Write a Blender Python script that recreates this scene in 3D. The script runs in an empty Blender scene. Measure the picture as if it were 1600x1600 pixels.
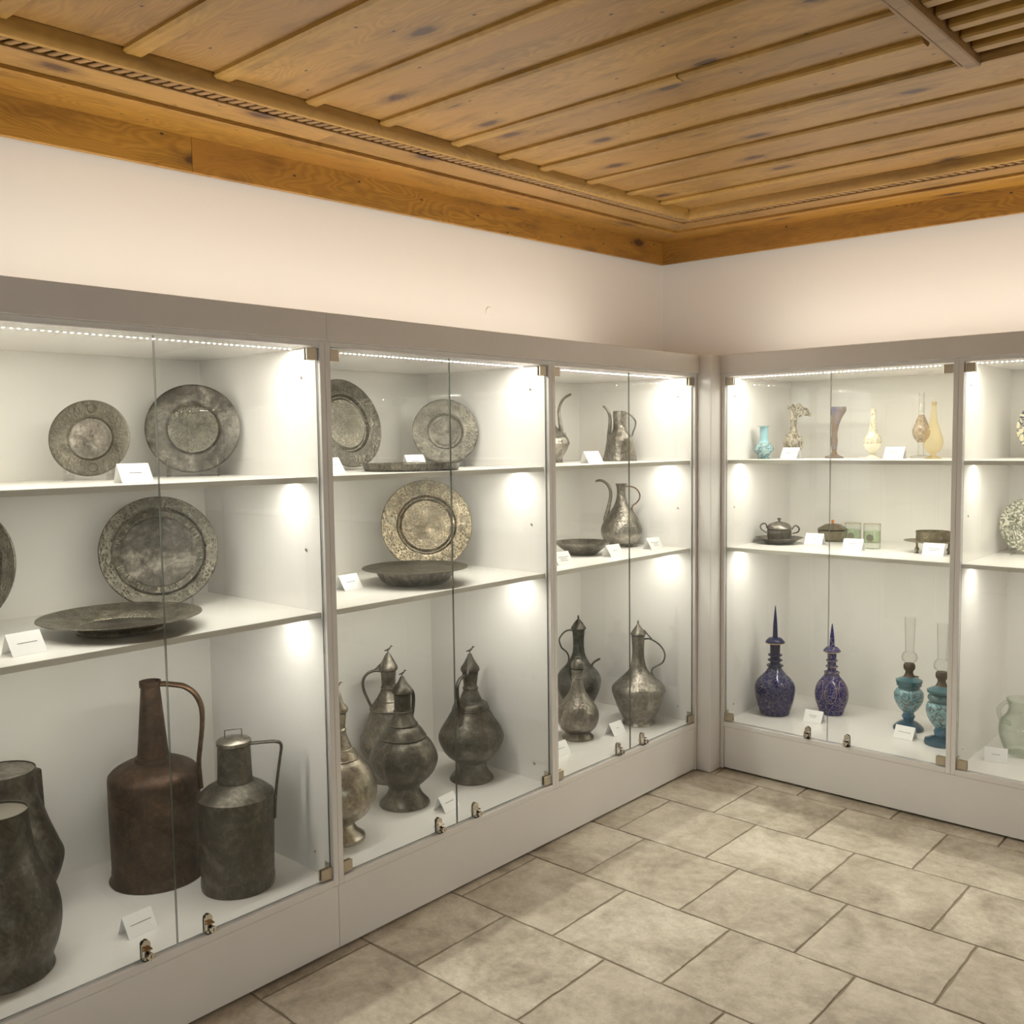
import bpy, bmesh, math, random
from mathutils import Vector, Matrix
random.seed(7)
S = bpy.context.scene
COL = S.collection
PI = math.pi

# ---------------------------------------------------------------- camera, world, exposure
cd = bpy.data.cameras.new('camera'); cam = bpy.data.objects.new('camera', cd); COL.objects.link(cam)
cd.sensor_width = 36.0; cd.lens = 1476.67 / 1600 * 36.0; cd.clip_start = 0.05
_r = Vector((0.7434199, 0.6686941, -0.0132330)); _u = Vector((-0.0393184, 0.0634463, 0.9972104)); _f = Vector((-0.6676683, 0.7408257, -0.0734592))
_m = Matrix((_r, _u, -_f)).transposed().to_4x4(); _m.translation = (2.35476, -4.02672, 1.60203)
cam.matrix_world = _m
S.camera = cam
S.view_settings.view_transform = 'Standard'; S.view_settings.look = 'None'
S.view_settings.gamma = 1.0; S.view_settings.use_curve_mapping = False
S.view_settings.exposure = 0.32
W = bpy.data.worlds.new('world'); S.world = W; W.use_nodes = True
W.node_tree.nodes['Background'].inputs[0].default_value = (0.80, 0.88, 1.0, 1)
W.node_tree.nodes['Background'].inputs[1].default_value = 5.5
S.cycles.use_denoising = True
S.cycles.max_bounces = 10; S.cycles.diffuse_bounces = 5; S.cycles.glossy_bounces = 4
S.cycles.transparent_max_bounces = 32; S.cycles.transmission_bounces = 6
S.cycles.sample_clamp_indirect = 4.0
S.cycles.caustics_reflective = False; S.cycles.caustics_refractive = False

def area(name, loc, sx, sy, power, color, rot=(0, 0, 0), spread=180):
    l = bpy.data.lights.new(name, 'AREA'); l.shape = 'RECTANGLE'; l.size = sx; l.size_y = sy
    l.energy = power; l.color = color; l.spread = math.radians(spread)
    o = bpy.data.objects.new(name, l); COL.objects.link(o); o.location = loc; o.rotation_euler = rot
    return o
UP = (1.0, 0.95, 0.85)
LED = (1.0, 0.965, 0.88)
# warm light troughs lying on top of the cabinets behind the fascia, shining up
area('uplight_left', (-0.37, -1.73, 1.955), 0.06, 3.34, 11.2, UP, (PI, 0, 0))
area('uplight_right', (2.70, 0.37, 1.955), 5.46, 0.06, 19.0, UP, (PI, 0, 0))
P_TOP, P_SHELF = 4.3, 3.4        # watts of one LED tape under the top / under a shelf

# ---------------------------------------------------------------- node helpers
def mat(name):
    m = bpy.data.materials.new(name); m.use_nodes = True
    nt = m.node_tree; nt.nodes.clear()
    out = nt.nodes.new('ShaderNodeOutputMaterial')
    return m, nt, out
def nd(nt, t, **kw):
    n = nt.nodes.new(t)
    for k, v in kw.items():
        if k.startswith('i_'): n.inputs[k[2:].replace('_', ' ')].default_value = v
        else: setattr(n, k, v)
    return n
def ln(nt, a, b): nt.links.new(a, b)
def ramp(nt, src, stops):
    r = nt.nodes.new('ShaderNodeValToRGB'); e = r.color_ramp.elements
    while len(e) < len(stops): e.new(0.5)
    for el, (p, c) in zip(e, stops): el.position = p; el.color = (*c, 1) if len(c) == 3 else c
    ln(nt, src, r.inputs[0]); return r.outputs[0]
def mix(nt, fac, a, b, mode='MIX'):
    n = nt.nodes.new('ShaderNodeMix'); n.data_type = 'RGBA'; n.blend_type = mode
    for s, v in ((n.inputs[0], fac), (n.inputs[6], a), (n.inputs[7], b)):
        if hasattr(v, 'links'): ln(nt, v, s)
        elif isinstance(v, (int, float)): s.default_value = v
        else: s.default_value = (*v, 1)
    return n.outputs[2]
def math_(nt, op, a, b=None, c=None):
    n = nt.nodes.new('ShaderNodeMath'); n.operation = op
    for i, v in enumerate((a, b, c)):
        if v is None: continue
        if hasattr(v, 'links'): ln(nt, v, n.inputs[i])
        else: n.inputs[i].default_value = v
    return n.outputs[0]
def coords(nt, scale=(1, 1, 1), rnd=0.0):
    tc = nt.nodes.new('ShaderNodeTexCoord'); mp = nt.nodes.new('ShaderNodeMapping')
    mp.inputs['Scale'].default_value = scale; ln(nt, tc.outputs['Object'], mp.inputs[0])
    if rnd:
        oi = nt.nodes.new('ShaderNodeObjectInfo'); v = math_(nt, 'MULTIPLY', oi.outputs['Random'], rnd)
        cb = nt.nodes.new('ShaderNodeCombineXYZ'); ln(nt, v, cb.inputs[0]); ln(nt, v, cb.inputs[1]); ln(nt, v, cb.inputs[2])
        ln(nt, cb.outputs[0], mp.inputs['Location'])
    return mp.outputs[0]
def noise(nt, vec, scale, detail=4, rough=0.55, dist=0.0):
    n = nd(nt, 'ShaderNodeTexNoise', i_Scale=scale, i_Detail=detail, i_Roughness=rough, i_Distortion=dist)
    ln(nt, vec, n.inputs['Vector']); return n.outputs[0]
def bump(nt, h, strength, dist=0.002):
    b = nd(nt, 'ShaderNodeBump', i_Strength=strength, i_Distance=dist); ln(nt, h, b.inputs['Height']); return b.outputs[0]
def princ(nt, out, color=None, rough=0.5, metal=0.0, normal=None, **kw):
    p = nt.nodes.new('ShaderNodeBsdfPrincipled')
    for k, v in (('Base Color', color), ('Roughness', rough), ('Metallic', metal), ('Normal', normal)):
        if v is None: continue
        if hasattr(v, 'links'): ln(nt, v, p.inputs[k])
        elif isinstance(v, (int, float)): p.inputs[k].default_value = v
        else: p.inputs[k].default_value = (*v, 1)
    for k, v in kw.items(): p.inputs[k.replace('_', ' ')].default_value = v
    if out is not None: ln(nt, p.outputs[0], out.inputs[0])
    return p

# ---------------------------------------------------------------- materials
def m_plain(name, color, rough, metal=0.0, var=0.03, **kw):
    m, nt, out = mat(name); v = coords(nt)
    n = noise(nt, v, 6, 3)
    c = mix(nt, n, tuple(x * (1 - var) for x in color), tuple(min(1, x * (1 + var)) for x in color))
    princ(nt, out, c, rough, metal, **kw); return m
M_LAM = m_plain('white_laminate', (0.84, 0.815, 0.765), 0.32)
M_FRAME = m_plain('white_laminate_gloss', (0.79, 0.765, 0.735), 0.16)
M_WALL = m_plain('painted_plaster', (0.85, 0.81, 0.75), 0.75, var=0.015)
M_GROUT = m_plain('grout', (0.27, 0.225, 0.165), 0.9, var=0.2)
M_PAPER = m_plain('card_paper', (0.88, 0.87, 0.86), 0.45, var=0.01)
M_INK = m_plain('ink', (0.12, 0.11, 0.12), 0.6)
M_CHROME = m_plain('chrome', (0.62, 0.58, 0.52), 0.14, 1.0)
M_NICKEL = m_plain('satin_nickel', (0.52, 0.46, 0.36), 0.36, 0.85)
M_BLACK = m_plain('black_keyhole_and_shade', (0.02, 0.02, 0.02), 0.5)
M_EDGE = m_plain('glass_edge', (0.13, 0.14, 0.115), 0.12)
M_TAPE = m_plain('led_tape', (0.75, 0.74, 0.70), 0.5)
M_BRONZE = m_plain('dark_bronze', (0.10, 0.075, 0.055), 0.45, 0.6, var=0.3)
M_BLUEEN = m_plain('deep_blue_glass', (0.007, 0.008, 0.05), 0.06, var=0.2, Specular_IOR_Level=0.3)
M_ORANGE = m_plain('orange_bead', (0.65, 0.22, 0.04), 0.3)
M_GAPSHADE = m_plain('shade_dark_backing_board', (0.03, 0.02, 0.012), 0.9)  # near-black colour paints the shade in the gaps between dentils
M_GOLD = m_plain('worn_gilding', (0.55, 0.40, 0.20), 0.35, 0.7, var=0.3)
M_GREENDISC = m_plain('raised_green_seal', (0.13, 0.13, 0.09), 0.4, var=0.2)

def m_thin(name, tint, refl=0.05, edge=0.0, edgecol=(0.3, 0.3, 0.28), rough=0.0, body=0.0, bodycol=None):
    """thin blown / float glass: see-through, Schlick reflection on the face, darker at grazing edges"""
    m, nt, out = mat(name)
    tr = nt.nodes.new('ShaderNodeBsdfTransparent'); tr.inputs[0].default_value = (*tint, 1)
    gl = nt.nodes.new('ShaderNodeBsdfGlossy'); gl.inputs['Roughness'].default_value = rough
    lw = nt.nodes.new('ShaderNodeLayerWeight'); lw.inputs[0].default_value = 0.5
    f5 = math_(nt, 'POWER', lw.outputs['Facing'], 5.0)
    fac = math_(nt, 'MULTIPLY_ADD', f5, 0.9, refl)
    base = tr.outputs[0]
    if edge:
        e = math_(nt, 'MULTIPLY', math_(nt, 'POWER', lw.outputs['Facing'], 2.5), edge)
        df = nt.nodes.new('ShaderNodeBsdfTransparent'); df.inputs[0].default_value = (*edgecol, 1)
        mx = nt.nodes.new('ShaderNodeMixShader'); ln(nt, e, mx.inputs[0]); ln(nt, base, mx.inputs[1]); ln(nt, df.outputs[0], mx.inputs[2]); base = mx.outputs[0]
    if body:
        dd = nt.nodes.new('ShaderNodeBsdfDiffuse'); dd.inputs[0].default_value = (*(bodycol or tint), 1)
        mx = nt.nodes.new('ShaderNodeMixShader'); mx.inputs[0].default_value = body; ln(nt, base, mx.inputs[1]); ln(nt, dd.outputs[0], mx.inputs[2]); base = mx.outputs[0]
    mx = nt.nodes.new('ShaderNodeMixShader'); ln(nt, fac, mx.inputs[0]); ln(nt, base, mx.inputs[1]); ln(nt, gl.outputs[0], mx.inputs[2])
    ln(nt, mx.outputs[0], out.inputs[0]); return m
M_GLASS = m_thin('door_glass', (0.975, 0.985, 0.97), 0.035)
M_CLEAR = m_thin('clear_glass', (0.97, 0.97, 0.96), 0.05, 0.8, (0.45, 0.45, 0.42))
M_ACRYL = m_thin('clear_acrylic', (0.985, 0.985, 0.98), 0.05, 0.25, (0.75, 0.75, 0.72))
M_AMBER = m_thin('amber_glass', (0.985, 0.93, 0.76), 0.05, 0.6, (0.86, 0.66, 0.32), body=0.05, bodycol=(0.92, 0.72, 0.36))
M_GREENGL = m_thin('bubbly_green_glass', (0.955, 0.972, 0.95), 0.05, 0.9, (0.60, 0.65, 0.59), body=0.03, bodycol=(0.50, 0.55, 0.47))
M_TUMBLER = m_thin('tumbler_glass', (0.95, 0.97, 0.94), 0.05, 0.8, (0.45, 0.48, 0.40))
M_GREENTINT = m_thin('green_lower_glass', (0.83, 0.90, 0.77), 0.04, 0.6, (0.45, 0.5, 0.38), body=0.07, bodycol=(0.42, 0.50, 0.34))

def m_wood(name, light, dark, alt, var=0.35, knots=1.0, kscale=(1.7, 3.6), wv=0.34):
    """sawn pine; the grain runs along the board's own x axis"""
    m, nt, out = mat(name)
    tc = nt.nodes.new('ShaderNodeTexCoord'); sp = nt.nodes.new('ShaderNodeSeparateXYZ'); ln(nt, tc.outputs['Object'], sp.inputs[0])
    oi = nt.nodes.new('ShaderNodeObjectInfo'); rnd = oi.outputs['Random']
    cross = math_(nt, 'ADD', sp.outputs[1], sp.outputs[2])
    def vec(sx, sy, k):
        c = nt.nodes.new('ShaderNodeCombineXYZ')
        ln(nt, math_(nt, 'MULTIPLY_ADD', sp.outputs[0], sx, math_(nt, 'MULTIPLY', rnd, k)), c.inputs[0])
        ln(nt, math_(nt, 'MULTIPLY_ADD', cross, sy, math_(nt, 'MULTIPLY', rnd, k * 0.37)), c.inputs[1]); return c.outputs[0]
    warp = noise(nt, vec(0.9, 3.0, 60), 1.4, 3)
    w = nd(nt, 'ShaderNodeTexWave', bands_direction='Y', i_Scale=1.0, i_Distortion=1.2, i_Detail=2.0)
    c = nt.nodes.new('ShaderNodeCombineXYZ')
    ln(nt, math_(nt, 'MULTIPLY_ADD', sp.outputs[0], 0.6, math_(nt, 'MULTIPLY', rnd, 31)), c.inputs[0])
    ln(nt, math_(nt, 'MULTIPLY_ADD', cross, 15.0, math_(nt, 'MULTIPLY', warp, 9.0)), c.inputs[1]); ln(nt, c.outputs[0], w.inputs['Vector'])
    fib = noise(nt, vec(4, 150, 60), 1.0, 3)
    tone = noise(nt, vec(0.7, 2.6, 90), 1.6, 4, 0.6)
    msk = noise(nt, vec(0.8, 3.0, 17), 1.5, 2)
    f = math_(nt, 'MULTIPLY_ADD', math_(nt, 'MULTIPLY', w.outputs[1], msk), wv, math_(nt, 'MULTIPLY', fib, 0.26))
    f = math_(nt, 'ADD', f, math_(nt, 'MULTIPLY', tone, var))
    f = math_(nt, 'ADD', f, math_(nt, 'MULTIPLY_ADD', rnd, 0.30, -0.15))
    col = ramp(nt, f, [(0.14, light), (0.80, dark)])
    col = mix(nt, ramp(nt, noise(nt, vec(0.5, 2.2, 210), 1.5, 3), [(0.42, (0, 0, 0)), (0.66, (0.85, 0.85, 0.85))]), col, alt)
    gb = noise(nt, vec(1.3, 5.0, 140), 2.4, 6, 0.65)
    col = mix(nt, ramp(nt, gb, [(0.49, (0, 0, 0)), (0.73, (0.7, 0.7, 0.7))]), col, tuple(x * 0.36 for x in alt))
    if knots:
        v = nd(nt, 'ShaderNodeTexVoronoi', voronoi_dimensions='2D', i_Scale=1.0); ln(nt, vec(kscale[0], kscale[1], 33), v.inputs['Vector'])
        dn = math_(nt, 'MULTIPLY_ADD', noise(nt, vec(9, 26, 5), 2.0, 3), 0.10, math_(nt, 'SUBTRACT', v.outputs['Distance'], 0.05))
        k = ramp(nt, dn, [(0.050, (1, 1, 1)), (0.085, (0.42, 0.42, 0.42)), (0.17, (0, 0, 0))])
        pick = math_(nt, 'GREATER_THAN', nd_sep(nt, v.outputs['Color']), 1.0 - 0.62 * knots)
        col = mix(nt, math_(nt, 'MULTIPLY', k, pick), col, (0.085, 0.038, 0.016))
        n2 = nd(nt, 'ShaderNodeTexVoronoi', voronoi_dimensions='2D', i_Scale=1.0); ln(nt, vec(3.0, 5.5, 71), n2.inputs['Vector'])
        col = mix(nt, ramp(nt, n2.outputs['Distance'], [(0.014, (1, 1, 1)), (0.026, (0, 0, 0))]), col, (0.04, 0.022, 0.014))
    hgt = math_(nt, 'MULTIPLY_ADD', w.outputs[1], 0.3, fib)
    princ(nt, out, col, 0.5, 0, bump(nt, hgt, 0.25, 0.001)); return m
def nd_sep(nt, c):
    n = nt.nodes.new('ShaderNodeSeparateColor'); ln(nt, c, n.inputs[0]); return n.outputs[0]
M_WOOD = m_wood('old_pine_planks', (0.450, 0.252, 0.064), (0.185, 0.088, 0.019), (0.355, 0.188, 0.056))
M_WOODY = m_wood('yellow_pine_battens', (0.44, 0.250, 0.050), (0.235, 0.118, 0.020), (0.34, 0.182, 0.036), 0.25, 0)
M_WOODO = m_wood('varnished_orange_pine', (0.50, 0.262, 0.040), (0.215, 0.096, 0.013), (0.36, 0.165, 0.028), 0.4, 1.0, (1.5, 4.0), 0.46)
M_WOODT = m_wood('dentil_pine', (0.36, 0.200, 0.066), (0.21, 0.110, 0.034), (0.28, 0.152, 0.05), 0.25, 0)

def m_tile():
    m, nt, out = mat('stone_look_tile')
    v = coords(nt, (1, 1, 1), 47)
    a = noise(nt, v, 3.4, 7, 0.66, 0.6); b = noise(nt, v, 22, 6, 0.75); s = noise(nt, v, 90, 3, 0.75)
    f = math_(nt, 'MULTIPLY_ADD', b, 0.42, math_(nt, 'MULTIPLY', a, 0.70))
    c = ramp(nt, f, [(0.40, (0.265, 0.22, 0.16)), (0.54, (0.44, 0.385, 0.30)), (0.68, (0.62, 0.56, 0.46))])
    c = mix(nt, ramp(nt, s, [(0.57, (0, 0, 0)), (0.70, (0.45, 0.45, 0.45))]), c, (0.25, 0.21, 0.155))
    oi = nt.nodes.new('ShaderNodeObjectInfo')
    c = mix(nt, math_(nt, 'MULTIPLY', oi.outputs['Random'], 0.22), c, (0.37, 0.305, 0.23))
    princ(nt, out, c, 0.5, 0, bump(nt, f, 0.25, 0.003)); return m
M_TILE = m_tile()

def m_tin(name, dark, mid, light, metal=0.8, rough=(0.32, 0.62), scale=9.0, hammer=0.0, seed=0.0):
    m, nt, out = mat(name)
    v = coords(nt, (1, 1, 0.8), 20)
    a = noise(nt, v, scale, 8, 0.68, 0.8); b = noise(nt, v, scale * 7, 5, 0.7)
    f = math_(nt, 'MULTIPLY_ADD', b, 0.35, math_(nt, 'MULTIPLY', a, 0.7))
    c = ramp(nt, f, [(0.38, dark), (0.53, mid), (0.68, light)])
    fl = noise(nt, v, scale * 3.1, 7, 0.7, 1.6)
    c = mix(nt, ramp(nt, fl, [(0.55, (0, 0, 0)), (0.72, (0.55, 0.55, 0.55))]), c, light)
    c = mix(nt, ramp(nt, fl, [(0.30, (0.6, 0.6, 0.6)), (0.42, (0, 0, 0))]), c, dark)
    r = math_(nt, 'MULTIPLY_ADD', math_(nt, 'SUBTRACT', 1.0, f), rough[1] - rough[0], rough[0])
    h = f
    if hammer:
        vo = nd(nt, 'ShaderNodeTexVoronoi', i_Scale=75.0); ln(nt, v, vo.inputs['Vector'])
        h = math_(nt, 'MULTIPLY_ADD', vo.outputs['Distance'], hammer, f)
    princ(nt, out, c, r, metal, bump(nt, h, 0.6, 0.005)); return m
M_TIN = m_tin('tinned_copper', (0.067, 0.059, 0.048), (0.178, 0.160, 0.133), (0.384, 0.347, 0.296), rough=(0.24, 0.52))
M_TIND = m_tin('dark_tinned_copper', (0.035, 0.032, 0.026), (0.082, 0.074, 0.061), (0.202, 0.180, 0.150), rough=(0.30, 0.58))
M_TINB = m_tin('bright_tinned_copper', (0.086, 0.074, 0.054), (0.307, 0.266, 0.207), (0.634, 0.570, 0.464), rough=(0.18, 0.5), metal=0.9)
M_TINH = m_tin('hammered_tin', (0.082, 0.072, 0.057), (0.192, 0.171, 0.144), (0.403, 0.366, 0.316), hammer=0.6, metal=0.9, rough=(0.24, 0.52))
M_COPPER = m_tin('brown_copper', (0.030, 0.018, 0.012), (0.064, 0.037, 0.024), (0.13, 0.076, 0.048), rough=(0.4, 0.7), metal=0.65)
M_COPPERH = m_tin('polished_copper_strap', (0.06, 0.035, 0.022), (0.13, 0.075, 0.043), (0.25, 0.15, 0.088), rough=(0.3, 0.5), metal=0.9)
M_BOX = m_tin('pale_bronze', (0.15, 0.125, 0.08), (0.25, 0.215, 0.145), (0.36, 0.32, 0.22), rough=(0.35, 0.6), metal=0.7)

def m_engraved(name, dark, light, line, k=26, kr=105, scale=1.0, strength=1.0, metal=0.85, rough=0.36):
    """chased metal: polar cell pattern with raised light lines"""
    m, nt, out = mat(name)
    tc = nt.nodes.new('ShaderNodeTexCoord'); sp = nt.nodes.new('ShaderNodeSeparateXYZ'); ln(nt, tc.outputs['Object'], sp.inputs[0])
    ang = math_(nt, 'ARCTAN2', sp.outputs[1], sp.outputs[0])
    r = math_(nt, 'SQRT', math_(nt, 'ADD', math_(nt, 'POWER', sp.outputs[0], 2.0), math_(nt, 'POWER', sp.outputs[1], 2.0)))
    cb = nt.nodes.new('ShaderNodeCombineXYZ')
    ln(nt, math_(nt, 'MULTIPLY', math_(nt, 'COSINE', ang), k * 0.5), cb.inputs[0]); ln(nt, math_(nt, 'MULTIPLY', r, kr), cb.inputs[1]); ln(nt, math_(nt, 'MULTIPLY', math_(nt, 'SINE', ang), k * 0.5), cb.inputs[2])
    vo = nd(nt, 'ShaderNodeTexVoronoi', feature='DISTANCE_TO_EDGE', i_Scale=scale); ln(nt, cb.outputs[0], vo.inputs['Vector'])
    l1 = ramp(nt, vo.outputs['Distance'], [(0.03, (1, 1, 1)), (0.24, (0, 0, 0))])
    nz = noise(nt, cb.outputs[0], 3.5 * scale, 3, 0.6, 2.5)
    l2 = ramp(nt, nz, [(0.46, (0, 0, 0)), (0.5, (0.8, 0.8, 0.8)), (0.54, (0, 0, 0))])
    lines = math_(nt, 'MAXIMUM', l1, l2)
    v = coords(nt, (1, 1, 1), 20); big = math_(nt, 'MULTIPLY_ADD', noise(nt, v, 70, 5, 0.7), 0.35, math_(nt, 'MULTIPLY', noise(nt, v, 9, 7, 0.7, 0.9), 0.68))
    c = ramp(nt, big, [(0.38, dark), (0.66, light)])
    pm = ramp(nt, noise(nt, v, 24, 4, 0.65), [(0.38, (0.15, 0.15, 0.15)), (0.58, (1, 1, 1))])
    lines = math_(nt, 'MULTIPLY', lines, pm)
    c = mix(nt, math_(nt, 'MULTIPLY', lines, 0.85 * strength), c, line)
    rr = math_(nt, 'MULTIPLY_ADD', math_(nt, 'SUBTRACT', 1.0, big), 0.3, rough - 0.1)
    princ(nt, out, c, rr, metal, bump(nt, math_(nt, 'MULTIPLY_ADD', lines, 0.8, big), 0.5 * strength, 0.003)); return m
M_ENG = m_engraved('chased_tin', (0.075, 0.068, 0.053), (0.235, 0.215, 0.172), (0.40, 0.365, 0.29))
M_ENGD = m_engraved('chased_dark_tin', (0.040, 0.037, 0.029), (0.125, 0.114, 0.091), (0.25, 0.228, 0.18), strength=0.8)
M_ENGB = m_engraved('chased_gilt_tin', (0.055, 0.046, 0.032), (0.18, 0.151, 0.107), (0.50, 0.42, 0.29), strength=0.75, metal=0.95, rough=0.26)
M_ENGL = m_engraved('chased_pale_tin', (0.075, 0.068, 0.053), (0.215, 0.195, 0.155), (0.11, 0.098, 0.077), k=16, kr=60, strength=0.6)
M_LIDP = m_plain('dull_tin_lid', (0.21, 0.19, 0.155), 0.5, 0.35, var=0.4)
M_LETTER = m_engraved('lettered_band', (0.05, 0.046, 0.036), (0.12, 0.11, 0.088), (0.34, 0.31, 0.25), k=110, kr=22, strength=1.2)

def m_painted(name, base, line, scale, width=0.05, base2=None, rough=0.12, k2=None, metal_line=0.0, coat=0.4, sc=(1, 1, 1), **kw):
    """glossy coloured glass / glaze with a fine painted scrollwork"""
    m, nt, out = mat(name)
    v = coords(nt, sc, 7)
    n = noise(nt, v, scale, 2, 0.5, 1.8)
    l = ramp(nt, n, [(0.5 - width, (0, 0, 0)), (0.5, (1, 1, 1)), (0.5 + width, (0, 0, 0))])
    vo = nd(nt, 'ShaderNodeTexVoronoi', feature='DISTANCE_TO_EDGE', i_Scale=scale * 0.8); ln(nt, v, vo.inputs['Vector'])
    l2 = ramp(nt, vo.outputs['Distance'], [(0.015, (1, 1, 1)), (0.06, (0, 0, 0))])
    f = math_(nt, 'MAXIMUM', l, l2 if k2 is None else math_(nt, 'MULTIPLY', l2, k2))
    b = noise(nt, v, 14, 3)
    c = mix(nt, b, base, base2 or base)
    c = mix(nt, f, c, line)
    princ(nt, out, c, rough, math_(nt, 'MULTIPLY', f, metal_line), Coat_Weight=coat, **kw); return m
M_COBALT = m_painted('cobalt_gilt_glass', (0.008, 0.009, 0.060), (0.40, 0.35, 0.32), 38, 0.012, (0.013, 0.013, 0.095), 0.07, 0.14, coat=0.0, Specular_IOR_Level=0.3)
M_COBALT2 = m_painted('cobalt_enamel_glass', (0.011, 0.010, 0.095), (0.60, 0.50, 0.46), 34, 0.012, (0.018, 0.014, 0.13), 0.07, 0.2, coat=0.0, Specular_IOR_Level=0.3)
M_TURQ = m_painted('turquoise_scroll_glass', (0.16, 0.33, 0.40), (0.085, 0.066, 0.036), 21, 0.065, (0.22, 0.41, 0.46), 0.12, 0.0)
M_TURQB = m_plain('turquoise_blue_glass', (0.035, 0.15, 0.25), 0.10, var=0.3, Coat_Weight=0.3)
M_TURQG = m_plain('turquoise_green_glass', (0.06, 0.148, 0.175), 0.12, var=0.25, Coat_Weight=0.3)
M_TURQF = m_plain('deep_blue_foot_glass', (0.018, 0.065, 0.11), 0.10, var=0.3, Coat_Weight=0.3)
M_MARB = m_painted('brown_marbled_glass', (0.62, 0.56, 0.43), (0.10, 0.076, 0.045), 40, 0.10, (0.44, 0.38, 0.28), 0.10, 0.0, sc=(1, 1, 0.22))
M_SKY = m_plain('pale_blue_glass', (0.30, 0.52, 0.58), 0.1, var=0.1, Coat_Weight=0.3)
M_SKYS = m_painted('swirled_blue_glass', (0.24, 0.40, 0.42), (0.05, 0.11, 0.13), 22, 0.10, (0.34, 0.50, 0.50), 0.1, 0.0)
M_IRID = m_painted('iridescent_purple_glass', (0.10, 0.085, 0.13), (0.24, 0.17, 0.10), 9, 0.2, (0.22, 0.21, 0.30), 0.15, 0.0)
M_MILK = m_painted('gilded_milk_glass', (0.60, 0.55, 0.41), (0.26, 0.20, 0.07), 55, 0.05, (0.70, 0.65, 0.52), 0.15, 0.3)
M_MILKP = m_plain('milk_glass', (0.70, 0.66, 0.52), 0.15, var=0.05)
M_GILT = m_painted('brown_gilt_glass', (0.34, 0.26, 0.17), (0.62, 0.50, 0.34), 60, 0.07, (0.22, 0.16, 0.10), 0.15, 0.5)
M_FLOWER = m_painted('green_transfer_print', (0.72, 0.70, 0.58), (0.115, 0.125, 0.085), 30, 0.13, (0.78, 0.76, 0.64), 0.15, 0.1)
M_CREAMGL = m_plain('cream_glaze', (0.76, 0.74, 0.62), 0.15, var=0.05)
M_YELLOWGL = m_painted('cream_and_navy_glaze', (0.76, 0.70, 0.46), (0.03, 0.035, 0.12), 16, 0.07, (0.78, 0.73, 0.52), 0.15, 0.0)
N_LED, A_LED = 55, 0.005 ** 2
def m_diode(name, watts):
    m, nt, out = mat(name); e = nt.nodes.new('ShaderNodeEmission')
    e.inputs[0].default_value = (*LED, 1); e.inputs[1].default_value = watts / (PI * N_LED * A_LED); ln(nt, e.outputs[0], out.inputs[0])
    m.cycles.emission_sampling = 'FRONT'; return m
M_DIODE = m_diode('led_diode', P_TOP); M_DIODE2 = m_diode('led_diode_shelf', P_SHELF)

# ---------------------------------------------------------------- mesh helpers
def tag(o, label=None, cat=None, group=None, kind=None):
    for k, v in (('label', label), ('category', cat), ('group', group), ('kind', kind)):
        if v: o[k] = v
    return o
def link(name, me, parent=None, loc=None):
    o = bpy.data.objects.new(name, me); COL.objects.link(o)
    if parent: o.parent = parent
    if loc is not None: o.location = loc
    return o
def empty(name, loc, rz=0.0, label=None, cat=None, group=None, kind=None):
    o = link(name, None, None, loc); o.rotation_euler = (0, 0, rz); o.empty_display_size = 0.05
    return tag(o, label, cat, group, kind)
def finish(name, bm, mats, smooth=None):
    me = bpy.data.meshes.new(name); bmesh.ops.recalc_face_normals(bm, faces=bm.faces[:]); bm.to_mesh(me); bm.free()
    for m in (mats if isinstance(mats, (list, tuple)) else [mats]): me.materials.append(m)
    if smooth is not None:
        for p in me.polygons: p.use_smooth = True
        me.set_sharp_from_angle(angle=math.radians(smooth))
    return me
def bm_box(bm, x0, x1, y0, y1, z0, z1, mi=0, bev=0.0):
    r = bmesh.ops.create_cube(bm, size=1.0); vs = r['verts']
    for v in vs: v.co = ((x0 + x1) / 2 + v.co.x * (x1 - x0), (y0 + y1) / 2 + v.co.y * (y1 - y0), (z0 + z1) / 2 + v.co.z * (z1 - z0))
    fs = {f for v in vs for f in v.link_faces}
    for f in fs: f.material_index = mi
    if bev:
        es = {e for v in vs for e in v.link_edges}
        bmesh.ops.bevel(bm, geom=list(es), offset=bev, segments=1, affect='EDGES', profile=0.5)
def box(name, x0, x1, y0, y1, z0, z1, m, parent=None, bev=0.0, loc=None):
    bm = bmesh.new(); bm_box(bm, x0, x1, y0, y1, z0, z1, 0, bev)
    return link(name, finish(name, bm, m), parent, loc)
def catmull(pts, n):
    pts = [Vector(p) for p in pts]; out = []
    for i in range(len(pts) - 1):
        p0 = pts[max(i - 1, 0)]; p1 = pts[i]; p2 = pts[i + 1]; p3 = pts[min(i + 2, len(pts) - 1)]
        for k in range(n):
            t = k / n
            out.append(0.5 * ((2 * p1) + (p2 - p0) * t + (2 * p0 - 5 * p1 + 4 * p2 - p3) * t * t + (3 * p1 - p0 - 3 * p2 + p3) * t ** 3))
    out.append(pts[-1]); return out
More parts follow.
